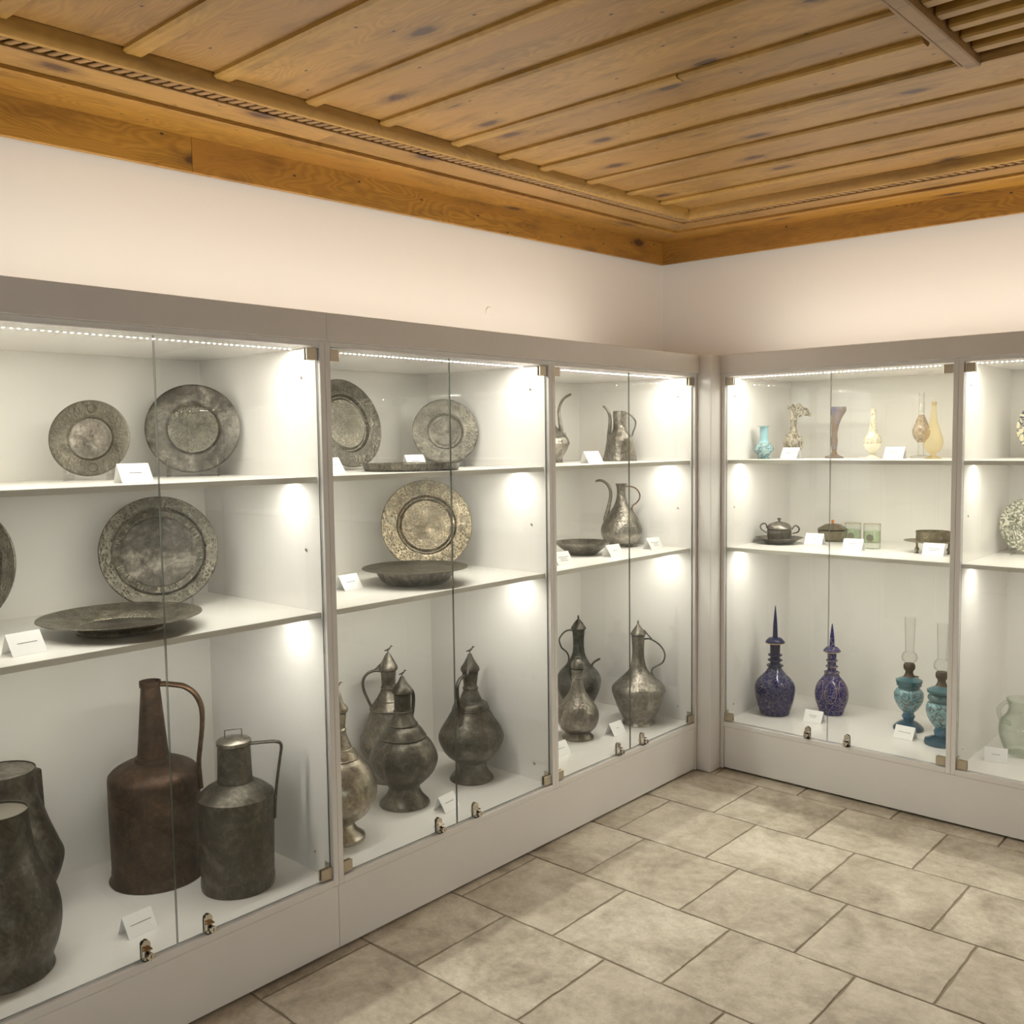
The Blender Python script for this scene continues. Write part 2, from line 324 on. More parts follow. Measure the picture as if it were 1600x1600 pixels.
def smooth_profile(pr):
    """round the long spans of a profile, keep the tight beads as they are"""
    out = []
    P = [Vector((a, b)) for a, b in pr]
    for i in range(len(P) - 1):
        L = (P[i + 1] - P[i]).length
        n = max(1, min(6, int(L / 0.010)))
        p1, p2 = P[i], P[i + 1]
        d = L
        def tangent(j):
            a = P[j] - P[j - 1] if j > 0 else P[j + 1] - P[j]
            b = P[j + 1] - P[j] if j < len(P) - 1 else P[j] - P[j - 1]
            if a.normalized().dot(b.normalized()) < 0.72: return None
            return (a + b).normalized()
        t1, t2 = tangent(i), tangent(i + 1)
        c = (p2 - p1).normalized()
        t1 = t1 or c; t2 = t2 or c
        for k in range(n):
            t = k / n; h1 = 2*t**3-3*t**2+1; h2 = t**3-2*t**2+t; h3 = -2*t**3+3*t**2; h4 = t**3-t**2
            q = p1*h1 + t1*d*h2 + p2*h3 + t2*d*h4
            out.append((max(q.x, 0.0), q.y))
    out.append(tuple(P[-1])); return out
def bm_lathe(bm, pr, seg=48, mi=0, cap0=True, cap1=True, sx=1.0, sy=1.0, ripple=None, mif=None):
    rings = []
    for (r, z) in pr:
        ring = []
        for i in range(seg):
            a = 2 * PI * i / seg; k = 1.0 if ripple is None else ripple(a, r, z)
            ring.append(bm.verts.new((r * k * math.cos(a) * sx, r * k * math.sin(a) * sy, z)))
        rings.append(ring)
    for j in range(len(rings) - 1):
        mm = mi if mif is None else mif((pr[j][0] + pr[j + 1][0]) / 2, (pr[j][1] + pr[j + 1][1]) / 2)
        for i in range(seg):
            f = bm.faces.new((rings[j][i], rings[j][(i + 1) % seg], rings[j + 1][(i + 1) % seg], rings[j + 1][i])); f.material_index = mm
    for flag, ring, (r, z) in ((cap0, rings[0], pr[0]), (cap1, rings[-1], pr[-1])):
        if flag and r > 1e-5:
            c = bm.verts.new((0, 0, z))
            for i in range(seg):
                f = bm.faces.new((ring[i], ring[(i + 1) % seg], c)); f.material_index = mi
    return rings
def lathe(name, pr, m, parent=None, seg=48, cap0=True, cap1=True, smooth=38, curve=True, open_t=0.0, depth=None, loc=None, **kw):
    """turned piece; open_t > 0 gives it a rim and an inner wall down to depth"""
    q = smooth_profile(pr) if curve else list(pr)
    if open_t:
        inner = [(max(r - open_t, 0.001), z) for r, z in q if z > (q[0][1] + open_t * 1.5) and (depth is None or z > q[-1][1] - depth)]
        inner.reverse()
        q = q + inner
    bm = bmesh.new(); bm_lathe(bm, q, seg, 0, cap0, cap1, **kw)
    bmesh.ops.remove_doubles(bm, verts=bm.verts[:], dist=1e-6)
    return link(name, finish(name, bm, m, smooth), parent, loc)
def bm_tube(bm, pts, rad, seg=10, mi=0, flat=1.0, closed_ends=True, n=6):
    """sweep along 3D pts; rad = number or list; flat squashes the section in the plane normal"""
    P = catmull(pts, n); N = len(P)
    if not isinstance(rad, (list, tuple)): rad = [rad] * len(pts)
    R = []
    for i in range(N):
        t = i / (N - 1) * (len(rad) - 1); a = int(min(t, len(rad) - 2)) if len(rad) > 1 else 0
        R.append(rad[a] + (rad[min(a + 1, len(rad) - 1)] - rad[a]) * (t - a))
    t0 = (P[1] - P[0]).normalized(); ref = Vector((0, 1, 0)) if abs(t0.y) < 0.9 else Vector((1, 0, 0))
    rings = []; nrm = (ref - t0 * ref.dot(t0)).normalized()
    for i in range(N):
        t = (P[min(i + 1, N - 1)] - P[max(i - 1, 0)]).normalized()
        nrm = (nrm - t * nrm.dot(t)).normalized(); b = t.cross(nrm)
        rings.append([bm.verts.new(P[i] + nrm * (R[i] * flat * math.cos(2 * PI * k / seg)) + b * (R[i] * math.sin(2 * PI * k / seg))) for k in range(seg)])
    for j in range(N - 1):
        for k in range(seg):
            f = bm.faces.new((rings[j][k], rings[j][(k + 1) % seg], rings[j + 1][(k + 1) % seg], rings[j + 1][k])); f.material_index = mi
    if closed_ends:
        for rg in (rings[0], rings[-1]):
            f = bm.faces.new(rg); f.material_index = mi
def tube(name, pts, rad, m, parent=None, **kw):
    bm = bmesh.new(); bm_tube(bm, pts, rad, **kw)
    return link(name, finish(name, bm, m, 50), parent)
def uz(path, phi=0.0, gain=1.0):
    c, s = math.cos(phi), math.sin(phi)
    return [(u * gain * c, u * gain * s, z) for u, z in path]
def copy_tree(o, parent=None):
    c = o.copy(); COL.objects.link(c)
    if parent: c.parent = parent
    for ch in o.children: copy_tree(ch, c)
    return c

# ---------------------------------------------------------------- room
RX, RY = 6.6, -6.4          # east and south walls
WX, WY = -0.709, 0.709      # west (left) and north (right) walls
def room():
    def wall(name, *a):
        return tag(box(name, *a, M_WALL), kind='structure')
    wall('wall_left', WX - 0.2, WX, RY - 0.2, WY + 0.2, -0.1, 3.0)
    wall('wall_right', WX, RX, WY, WY + 0.2, -0.1, 3.0)
    # south and east walls, each with a window opening, the east one added for fill light (sill 0.95 m, head 2.25 m)
    def window_wall(name, wname, c0, c1, w0, w1, at):
        """wall running along local x from c0 to c1, window from w0 to w1"""
        z0, z1 = 0.95, 2.25; rz, loc = at; mid = (w0 + w1) / 2
        bm = bmesh.new()
        for b in ((c0, w0, -0.1, 3.0), (w1, c1, -0.1, 3.0), (w0, w1, -0.1, z0), (w0, w1, z1, 3.0)): bm_box(bm, b[0], b[1], -0.2, 0, b[2], b[3])
        o = tag(link(name, finish(name, bm, M_WALL), None, loc), kind='structure'); o.rotation_euler = (0, 0, rz)
        bm = bmesh.new()
        for b in ((w0, w0 + .06, z0, z1), (w1 - .06, w1, z0, z1), (w0, w1, z0, z0 + .06), (w0, w1, z1 - .06, z1), (mid - .03, mid + .03, z0, z1), (w0, w1, 1.72, 1.76)): bm_box(bm, b[0], b[1], -0.12, -0.06, b[2], b[3], 0, 0.004)
        w = tag(link(wname, finish('window_frame', bm, M_FRAME), None, loc), kind='structure'); w.rotation_euler = (0, 0, rz)
        for a, b, c, d in ((w0 + .06, mid - .03, z0 + .06, 1.72), (mid + .03, w1 - .06, z0 + .06, 1.72), (w0 + .06, mid - .03, 1.76, z1 - .06), (mid + .03, w1 - .06, 1.76, z1 - .06)):
            box('pane', a, b, -0.092, -0.088, c, d, M_GLASS, w)
    window_wall('wall_south', 'window_1', WX, RX, 1.65, 2.65, (0, (0, RY, 0)))
    window_wall('wall_east', 'fill_window', RY - 0.2, WY + 0.2, -6.1, -4.5, (PI / 2, (RX, 0, 0)))  # unseen east window, added to throw neutral daylight on the left row
    # flat round cover painted over on the left wall
    o = lathe('junction_cover', [(0.0, 0.0), (0.024, 0.0), (0.0255, -0.001), (0.024, -0.004), (0.0, -0.004)], M_WALL, None, 32, curve=False)
    o.rotation_euler = (0, -PI / 2, 0); o.location = (WX + 0.0002, -0.767, 2.209)
    tag(o, 'small round cover painted over on the white wall above the middle cabinet', 'wall cover')
room()

# ---------------------------------------------------------------- floor
def floor():
    fl = tag(box('floor', WX - .2, RX + .2, RY - .2, WY + .2, -0.08, -0.0035, M_GROUT), kind='structure')
    px, py, g = 0.4175, 0.4125, 0.0075
    meshes = []
    for k in range(6):
        bm = bmesh.new(); rnd = random.Random(k)
        w, h = px - g, py - g; n = 8; top = []
        for side in range(4):
            for i in range(n):
                t = i / n; j = (rnd.random() - 0.5) * 0.0045 if i else 0.0
                x, y = [(t * w, j), (w + j, t * h), (w - t * w, h + j), (j, h - t * h)][side]
                top.append(Vector((x - w / 2, y - h / 2, 0)))
        lo = [bm.verts.new((v.x, v.y, -0.010)) for v in top]
        mid = [bm.verts.new((v.x, v.y, -0.0016)) for v in top]
        hi = [bm.verts.new((v.x * 0.992, v.y * 0.992, 0)) for v in top]
        N = len(top)
        for i in range(N):
            bm.faces.new((lo[i], lo[(i + 1) % N], mid[(i + 1) % N], mid[i])); bm.faces.new((mid[i], mid[(i + 1) % N], hi[(i + 1) % N], hi[i]))
        bm.faces.new(hi)
        meshes.append(finish('tile', bm, M_TILE))
    offs = {-2: 0.30, -1: 0.0985, 0: 0.3315, 1: 0.1165, 2: 0.258, 3: 0.036, 4: 0.249, 5: 0.036, 6: 0.2, 7: 0.39, 8: 0.1, 9: 0.3, 10: 0.05, 11: 0.22, 12: 0.36, 13: 0.12, 14: 0.28}
    i = 0
    for row, off in offs.items():
        yc = -0.0995 - (row + 0.5) * py
        if yc < RY + 0.1 or yc > 0.3: continue
        for c in range(-2, 15):
            xc = off + (c + 0.5) * px
            if xc < -0.35 or xc > RX - 0.2: continue
            i += 1
            link('tile', meshes[(i * 7 + row) % 6], fl, (xc, yc, 0.0))
floor()

# ---------------------------------------------------------------- ceiling, in its own slightly sloping frame
def ceiling():
    root = tag(link('ceiling', None, None, (WX, WY, 0)), kind='structure')
    me = bmesh.new(); bm_box(me, -0.25, RX - WX + 0.25, RY - WY - 0.25, 0.25, 2.815, 2.86)
    root = None
    c = tag(link('ceiling', finish('ceiling', me, M_WOOD), None, (WX, WY, 0)), kind='structure')
    c.rotation_euler = (0.0215, 0.011, 0)
    A = 0.709                                 # wall distance in room coordinates -> local = room + A
    LX = lambda x: x + A                      # room x -> local x
    LY = lambda y: y - A
    LEN, LENY = RX - WX, WY - RY
    # --- left wall mouldings run along y, right wall mouldings along x; both built along local x then turned
    def run(name, prof, m, along, s0, s1, bevel=None):
        """extrude a closed profile (distance from wall, height) from s0 to s1 along the wall, mitred at the corner"""
        bm = bmesh.new(); A_, B_ = [], []
        for d, h in prof:
            A_.append(bm.verts.new((s0 if s0 > 0.001 else d, -d, h))); B_.append(bm.verts.new((s1, -d, h)))
        n = len(prof)
        for i in range(n): bm.faces.new((A_[i], A_[(i + 1) % n], B_[(i + 1) % n], B_[i]))
        bm.faces.new(A_); bm.faces.new(B_)
        o = link(name, finish(name, bm, m, 30), c)
        if along == 'y':
            o.scale = (1, -1, 1); o.rotation_euler = (0, 0, -PI / 2)
        return o
    random.seed(3)
    # rooms sides: lengths measured from the corner
    splits = {'y': [0, 2.94, 6.0, LENY], 'x': [0, 3.6, LEN]}
    cove_s = {'y': [0, 2.75, 5.2, LENY], 'x': [0, 2.12, 4.8, LEN]}
    for al in ('y', 'x'):
        L = LENY if al == 'y' else LEN
        for a, b in zip(splits[al], splits[al][1:]):
            run('frieze_board', [(0, 2.602), (0.014, 2.602), (0.016, 2.604), (0.016, 2.724), (0, 2.724)], M_WOODO, al, a, b - 0.0015)
        for a, b in zip(cove_s[al], cove_s[al][1:]):
            run('cove_board', [(0.0, 2.722), (0.018, 2.721), (0.06, 2.7215), (0.14, 2.7195), (0.225, 2.7125), (0.246, 2.7105), (0.254, 2.7125), (0.254, 2.726), (0.0, 2.74)], M_WOODO, al, a, b - 0.001)
        for a, b in zip([0, 2.6 if al == 'y' else 3.1, L], [2.6 if al == 'y' else 3.1, L]):
            run('soffit_board', [(0.258, 2.7235), (0.376, 2.7235), (0.379, 2.726), (0.379, 2.75), (0.258, 2.75)], M_WOOD, al, a, b - 0.001)
        run('dentil_backing', [(0.370, 2.752), (0.440, 2.752), (0.440, 2.80), (0.370, 2.80)], M_GAPSHADE, al, 0, L)
        for a, b in zip([0, 2.05, 5.0], [2.05, 5.0, L]):
            run('moulding', [(0.424, 2.734), (0.428, 2.730), (0.446, 2.730), (0.451, 2.735), (0.459, 2.752), (0.459, 2.80), (0.424, 2.80)], M_WOODY, al, a, b - 0.001)
        # slanted dentils, each its own piece
        bm = bmesh.new(); r = bmesh.ops.create_cube(bm, size=1.0)
        for v in r['verts']:
            y = v.co.y
            v.co = (v.co.x * 0.0205 + y * 0.018, y * 0.042, v.co.z * 0.008)
        bmesh.ops.bevel(bm, geom=bm.edges[:], offset=0.0025, segments=1, affect='EDGES')
        dm = finish('dentil', bm, M_WOODT)
        s = 0.36
        while s < (4.9 if al == 'y' else 4.6):
            o = link('dentil', dm, c, (0.402, -s, 2.734) if al == 'y' else (s, -0.402, 2.734))
            o.rotation_euler = (0, 0, (-PI / 2 if al == 'y' else 0) + random.uniform(-.05, .05))
            if al == 'y': o.scale = (-1, 1, 1)
            s += 0.0362
    # --- planks with battens over their joints, running along x
    by = [-6.15, -5.83, -5.50, -5.19, -4.87, -4.57, -4.25, -3.93, -3.62, -3.31, -3.00, -2.655, -2.37, -2.05, -1.742, -1.398, -1.140, -0.882, -0.572, -0.265, 0.005, 0.262]
    px0, px1 = 0.455, RX - WX
    cx0, cx1, cy0, cy1 = LX(1.43), LX(2.75), LY(-2.25), LY(-0.925)     # recessed centre panel
    def plank(x0, x1, y0, y1, h):
        w = y1 - y0
        if x1 - x0 < 0.05 or w < 0.01: return
        bm = bmesh.new(); bm_box(bm, -(x1 - x0) / 2, (x1 - x0) / 2, -w / 2, w / 2, 0, 0.03, 0, 0.0015)
        o = link('plank', finish('plank', bm, M_WOOD), c, ((x0 + x1) / 2, (y0 + y1) / 2, h)); o.rotation_euler = (random.uniform(-.004, .004), 0, 0)
    def batten(x0, x1, y, h=2.762, w=0.056, t=0.020):
        prof = [(-w / 2, t), (-w / 2, 0.006), (-w / 2 + 0.010, 0.0), (w / 2 - 0.012, 0.0), (w / 2 - 0.004, 0.007), (w / 2, 0.010), (w / 2, t)]
        L = x1 - x0
        if L < 0.05: return
        bm = bmesh.new(); a = [bm.verts.new((-L / 2 + (0.018 if z > 0.01 else 0), yy, z)) for yy, z in prof]; b = [bm.verts.new((L / 2, yy, z)) for yy, z in prof]; n = len(prof)
        for i in range(n): bm.faces.new((a[i], a[(i + 1) % n], b[(i + 1) % n], b[i]))
        bm.faces.new(a); bm.faces.new(b)
        o = link('batten', finish('batten', bm, M_WOODY), c, ((x0 + x1) / 2, y, h)); o.rotation_euler = (0, 0, random.uniform(-.0025, .0025))
    for i in range(len(by) - 1):
        y0, y1 = LY(by[i]), LY(by[i + 1]); h = 2.777 + random.uniform(-.002, .002)
        jx = random.uniform(3.6, 5.2)
        for a, b in ((px0 - 0.02, jx), (jx + 0.003, px1)):
            # keep the centre panel open
            if y1 <= cy0 or y0 >= cy1: plank(a, b, y0 + .001, y1 - .001, h)
            else:
                plank(a, min(b, cx0), y0 + .001, y1 - .001, h); plank(max(a, cx1), b, y0 + .001, y1 - .001, h)
                if y1 > cy1: plank(max(a, cx0), min(b, cx1), cy1, y1 - .001, h)
                if y0 < cy0: plank(max(a, cx0), min(b, cx1), y0 + .001, cy0, h)
    brk = {16: 1.62, 13: 0.0, 15: 0.98, 18: 2.15}
    for i, y in enumerate(by[1:-1], 1):
        yl = LY(y) ; w = 0.066 if i < 13 else 0.056
        segs = [(px0 + 0.004, px1)]
        if 16 == i or i == 15 or i == 18: segs = [(px0 + 0.004, px0 + brk[i]), (px0 + brk[i] + 0.004, px1)]
        for k, (a, b) in enumerate(segs):
            dy = 0.004 * k
            if cy0 - 0.01 < yl < cy1 + 0.01:
                batten(a, min(b, cx0 - 0.035), yl + dy, w=w); batten(max(a, cx1 + 0.035), b, yl + dy, w=w)
            else: batten(a, b, yl + dy, w=w - 0.006 * k)
    # --- centre panel: moulded rails on the short sides, raised slats in the recess
    for x in (cx0, cx1):
        s = 1 if x == cx0 else -1
        bm = bmesh.new()
        bm_box(bm, -0.021, 0.021, cy0, cy1 + 0.0, 0, 0.055, 0, 0.004)
        bm_box(bm, -0.030 * s - 0.007, -0.030 * s + 0.007, cy0, cy1 - 0.015, 0.006, 0.03, 0, 0.004)
        link('panel_rail', finish('panel_rail', bm, M_WOODT), c, (x, 0, 2.738))
    box('panel_side', cx0, cx1, cy1 - 0.012, cy1, 2.745, 2.84, M_WOOD, c); box('panel_side', cx0, cx1, cy0, cy0 + 0.012, 2.745, 2.84, M_WOOD, c)
    bm = bmesh.new(); bm_box(bm, cx0, cx1, cy0, cy1, 2.806, 2.8145); link('panel_field', finish('panel_field', bm, M_WOOD), c)
    y = cy1 - 0.085
    while y > cy0 + 0.04:
        L = cx1 - cx0 - 0.044
        bm = bmesh.new(); bm_box(bm, -L / 2, L / 2, -0.024, 0.024, 0, 0.05, 0, 0.006)
        o = link('panel_slat', finish('panel_slat', bm, M_WOODY), c, ((cx0 + cx1) / 2, y, 2.757)); y -= 0.1035
    return c
ceiling()
for o in [o for o in COL.objects if o.type == 'EMPTY' and o.name == 'ceiling' and not o.children]: bpy.data.objects.remove(o)
for o in COL.objects:
    if o.name == 'ceiling.001': o.name = 'ceiling'

# ---------------------------------------------------------------- display cabinets
Z0, Z1, Z2 = 0.236, 1.085, 1.505         # the three standing surfaces
D = 0.700
def lock_mesh():
    """chrome cabinet lock: round-headed plate, wedge housing, key cylinder; local y = -out of the glass"""
    bm = bmesh.new()
    w, h, t = 0.0125, 0.050, 0.0035
    for yo, yi in ((0.0, -t), (0.0065, 0.0065 + t)):
        prof = [(-w, 0.0), (w, 0.0), (w, h - w)] + [(w * math.cos(a), h - w + w * math.sin(a)) for a in [PI * k / 10 for k in range(1, 10)]] + [(-w, h - w)]
        a = [bm.verts.new((x, yo, z)) for x, z in prof]; b = [bm.verts.new((x, yi, z)) for x, z in prof]; n = len(prof)
        for i in range(n): bm.faces.new((a[i], a[(i + 1) % n], b[(i + 1) % n], b[i]))
        bm.faces.new(a); bm.faces.new(b)
    # wedge housing
    pts = [(-t, 0.002), (-t, 0.032), (-0.016, 0.024), (-0.016, 0.002)]
    a = [bm.verts.new((-0.0115, y, z)) for y, z in pts]; b = [bm.verts.new((-0.007, y, z)) for y, z in pts]
    for i in range(4): bm.faces.new((a[i], a[(i + 1) % 4], b[(i + 1) % 4], b[i]))
    bm.faces.new(a); bm.faces.new(b)
    bm_box(bm, -0.0115, 0.0115, -0.017, -t, 0.0255, 0.0285)
    bm_box(bm, -0.007, 0.0085, -0.006, -t + .0005, 0.003, 0.0255, 1)
    bm_box(bm, -0.0115, 0.0115, -0.016, 0.01, -0.0015, 0.0015, 1)  # black slab painting the shadow at the foot of the lock
    def cyl(r, y0, y1, zc, mi, xc=0.001):
        v0 = [bm.verts.new((xc + r * math.cos(2 * PI * k / 18), y0, zc + r * math.sin(2 * PI * k / 18))) for k in range(18)]
        v1 = [bm.verts.new((xc + r * math.cos(2 * PI * k / 18), y1, zc + r * math.sin(2 * PI * k / 18))) for k in range(18)]
        for k in range(18):
            f = bm.faces.new((v0[k], v0[(k + 1) % 18], v1[(k + 1) % 18], v1[k])); f.material_index = mi
        for v in (v0, v1):
            f = bm.faces.new(v); f.material_index = mi
    cyl(0.0075, -t, -0.022, 0.0135, 0); cyl(0.0098, -0.022, -0.028, 0.0135, 0); cyl(0.010, 0.010, 0.017, 0.0135, 0)
    bm_box(bm, 0.0, 0.002, -0.0286, -0.0275, 0.009, 0.018, 1)
    return finish('lock', bm, [M_CHROME, M_BLACK], 35)
def hinge_mesh(s):
    """clamp hinge on the glass corner; s = +1 when the side panel lies towards -x"""
    bm = bmesh.new()
    bm_box(bm, 0.007 * s if s > 0 else -0.041, 0.041 if s > 0 else -0.007, -0.0065, 0.0, 0, 0.036, 0, 0.0012)
    bm_box(bm, 0.007 * s if s > 0 else -0.041, 0.041 if s > 0 else -0.007, 0.0065, 0.0125, 0, 0.036, 0, 0.0012)
    r = bmesh.ops.create_cone(bm, cap_ends=True, segments=12, radius1=0.0042, radius2=0.0042, depth=0.036)
    for v in r['verts']: v.co += Vector((0.004 * s, -0.003, 0.018))
    bm_box(bm, min(0, 0.003 * s) , max(0, 0.003 * s), 0.002, 0.030, 0.006, 0.046, 0, 0.0008)
    r = bmesh.ops.create_cone(bm, cap_ends=True, segments=10, radius1=0.0022, radius2=0.0022, depth=0.004)
    for v in r['verts']: v.co = Vector((0.004 * s + v.co.z * 0.5, 0.022 + v.co.x, 0.041 + v.co.y))
    return finish('hinge', bm, M_NICKEL, 35)
LOCK = lock_mesh(); HINGE = {1: hinge_mesh(1), -1: hinge_mesh(-1)}
def diode_mesh(W, m):
    """little LED packages; only the lens on the underside glows and it is what lights the shelf"""
    bm = bmesh.new(); h = 0.0025
    for i in range(N_LED):
        x = W / 2 + (i - (N_LED - 1) / 2) * 0.0184
        lo = [bm.verts.new((x + a * h, b * h, -0.0006)) for a, b in ((-1, -1), (-1, 1), (1, 1), (1, -1))]
        hi = [bm.verts.new((v.co.x, v.co.y, 0.0004)) for v in lo]
        f = bm.faces.new(lo); f.material_index = 1
        for k in range(4): bm.faces.new((lo[k], hi[k], hi[(k + 1) % 4], lo[(k + 1) % 4]))
        bm.faces.new(list(reversed(hi)))
    me = bpy.data.meshes.new('diode'); bm.normal_update(); bm.to_mesh(me); bm.free()
    me.materials.append(M_TAPE); me.materials.append(m); return me
def cabinet(loc, rz, W, label, lend=False, rend=False):
    C = empty('display_cabinet', loc, rz, label, 'cabinet', 'row of white display cabinets')
    T = 0.0195
    box('back_panel', T, W - T, D - 0.008, D, 0.213, 1.914, M_LAM, C)
    box('side_panel', 0.0004, T, 0, D, 0.004 if lend else 0.214, 1.9144, M_FRAME, C, 0.0012)
    box('side_panel', W - T, W - 0.0004, 0, D, 0.004 if rend else 0.214, 1.9144, M_FRAME, C, 0.0012)
    box('top_panel', T, W - T, 0.0, D - 0.008, 1.8985, 1.9144, M_FRAME, C, 0.001)
    box('bottom_panel', T, W - T, 0.0, D - 0.008, 0.2135, Z0, M_FRAME, C, 0.0012)
    for z in (Z1, Z2): box('shelf', T, W - T, 0.030, D - 0.008, z - 0.018, z, M_LAM, C, 0.0008)
    for k, z in enumerate((1.8985, Z1 - 0.018, Z2 - 0.018)):
        ly = 0.118 if k == 0 else 0.150
        t = box('led_tape', T + 0.004, W - T - 0.004, ly - 0.0045, ly + 0.0045, z - 0.0006, z, M_TAPE, C)
        d = link('diode', diode_mesh(W, M_DIODE if k == 0 else M_DIODE2), t, (0, ly, z - 0.0010)); d['kind'] = 'stuff'
    gz0, gz1, gy0, gy1 = Z0 + 0.0035, 1.8945, 0.0140, 0.0190
    mid = W / 2
    for s, x0, x1 in ((1, T + 0.003, mid - 0.0016), (-1, mid + 0.0016, W - T - 0.003)):
        bm = bmesh.new(); bm_box(bm, x0, x1, gy0, gy1, gz0, gz1)
        for f in bm.faces:
            if abs(f.normal.y) < 0.5: f.material_index = 1
        dr = link('door', finish('door', bm, [M_GLASS, M_EDGE]), C); dr['label'] = 'frameless clear glass door leaf'
        hx = T if s == 1 else W - T
        link('hinge', HINGE[s], dr, (hx, gy0, gz0 + 0.001)); link('hinge', HINGE[s], dr, (hx, gy0, gz1 - 0.037))
        link('lock', LOCK, dr, (mid - s * 0.092, gy0, gz0 - 0.0005))
    # screw caps in the side panels
    for x, s in ((T, 1), (W - T, -1)):
        for z in (0.302, 1.275, 1.81):
            bm = bmesh.new(); r = bmesh.ops.create_cone(bm, cap_ends=True, segments=10, radius1=0.005, radius2=0.004, depth=0.003)
            o = link('screw', finish('screw', bm, M_NICKEL), C, (x + 0.0012 * s, 0.095, z)); o.rotation_euler = (0, PI / 2, 0)
    return C
LW = 1.0797
lab = ['display cabinet of copper cans and large trays nearest the camera on the left', 'display cabinet of bird-topped ewers in the middle of the left row', 'display cabinet of long-spouted ewers beside the corner post']
for i, l in enumerate(lab):
    cabinet((0, -3.3319 + i * LW, 0), PI / 2, LW, l, rend=(i == 2))
cabinet((0, -3.3319 - LW, 0), PI / 2, LW, 'empty display cabinet at the near end of the left row')
RW = 1.0652
lab = ['display cabinet of coloured glass vases right of the corner post', 'display cabinet of painted plates and a green glass jug at the right edge', 'empty display cabinet third along the right row', 'empty display cabinet fourth along the right row', 'empty display cabinet fifth along the right row']
for i, l in enumerate(lab):
    cabinet((0.0732 + i * RW, 0, 0), 0, RW, l, lend=(i == 0))
# corner post, fascia boards, plinth boards
tag(box('corner_post', 0.0, 0.0732, -0.0936, 0.0, 0.003, 2.0, M_FRAME, None, 0.0015), 'glossy white square post closing the corner between the cabinet rows', 'post')
def board(name, x0, x1, y0, y1, z0, z1, label, group):
    xc, yc, zc = (x0 + x1) / 2, (y0 + y1) / 2, z0
    return tag(box(name, x0 - xc, x1 - xc, y0 - yc, y1 - yc, 0, z1 - z0, M_FRAME, None, 0.0012, (xc, yc, zc)), label, 'board', group)
yA, yB = -2.2522, -0.0936
g1, g2 = 'fascia boards along the cabinet tops', 'plinth boards under the cabinets'
board('fascia_board', -0.006, 0.012, -4.41, yA - .0006, 1.9150, 2.0, 'white fascia board over the two cabinets nearest the camera', g1)
board('fascia_board', -0.006, 0.012, yA + .0006, yB - .0008, 1.9150, 2.0, 'white fascia board over the two left cabinets next to the corner', g1)
board('fascia_board', 0.0740, 5.39, -0.012, 0.006, 1.9150, 2.0, 'long white fascia board over the right row of cabinets', g1)
board('plinth_board', -0.018, -0.0008, -4.41, yA - .004, 0.010, 0.2125, 'white plinth board under the cabinet of copper cans', g2)
board('plinth_board', -0.018, -0.0008, yA - .0028, -0.1150, 0.010, 0.2125, 'white plinth board under the two ewer cabinets', g2)
board('plinth_board', 0.0955, 5.39, 0.0008, 0.018, 0.010, 0.2125, 'long white plinth board under the right row of cabinets', g2)

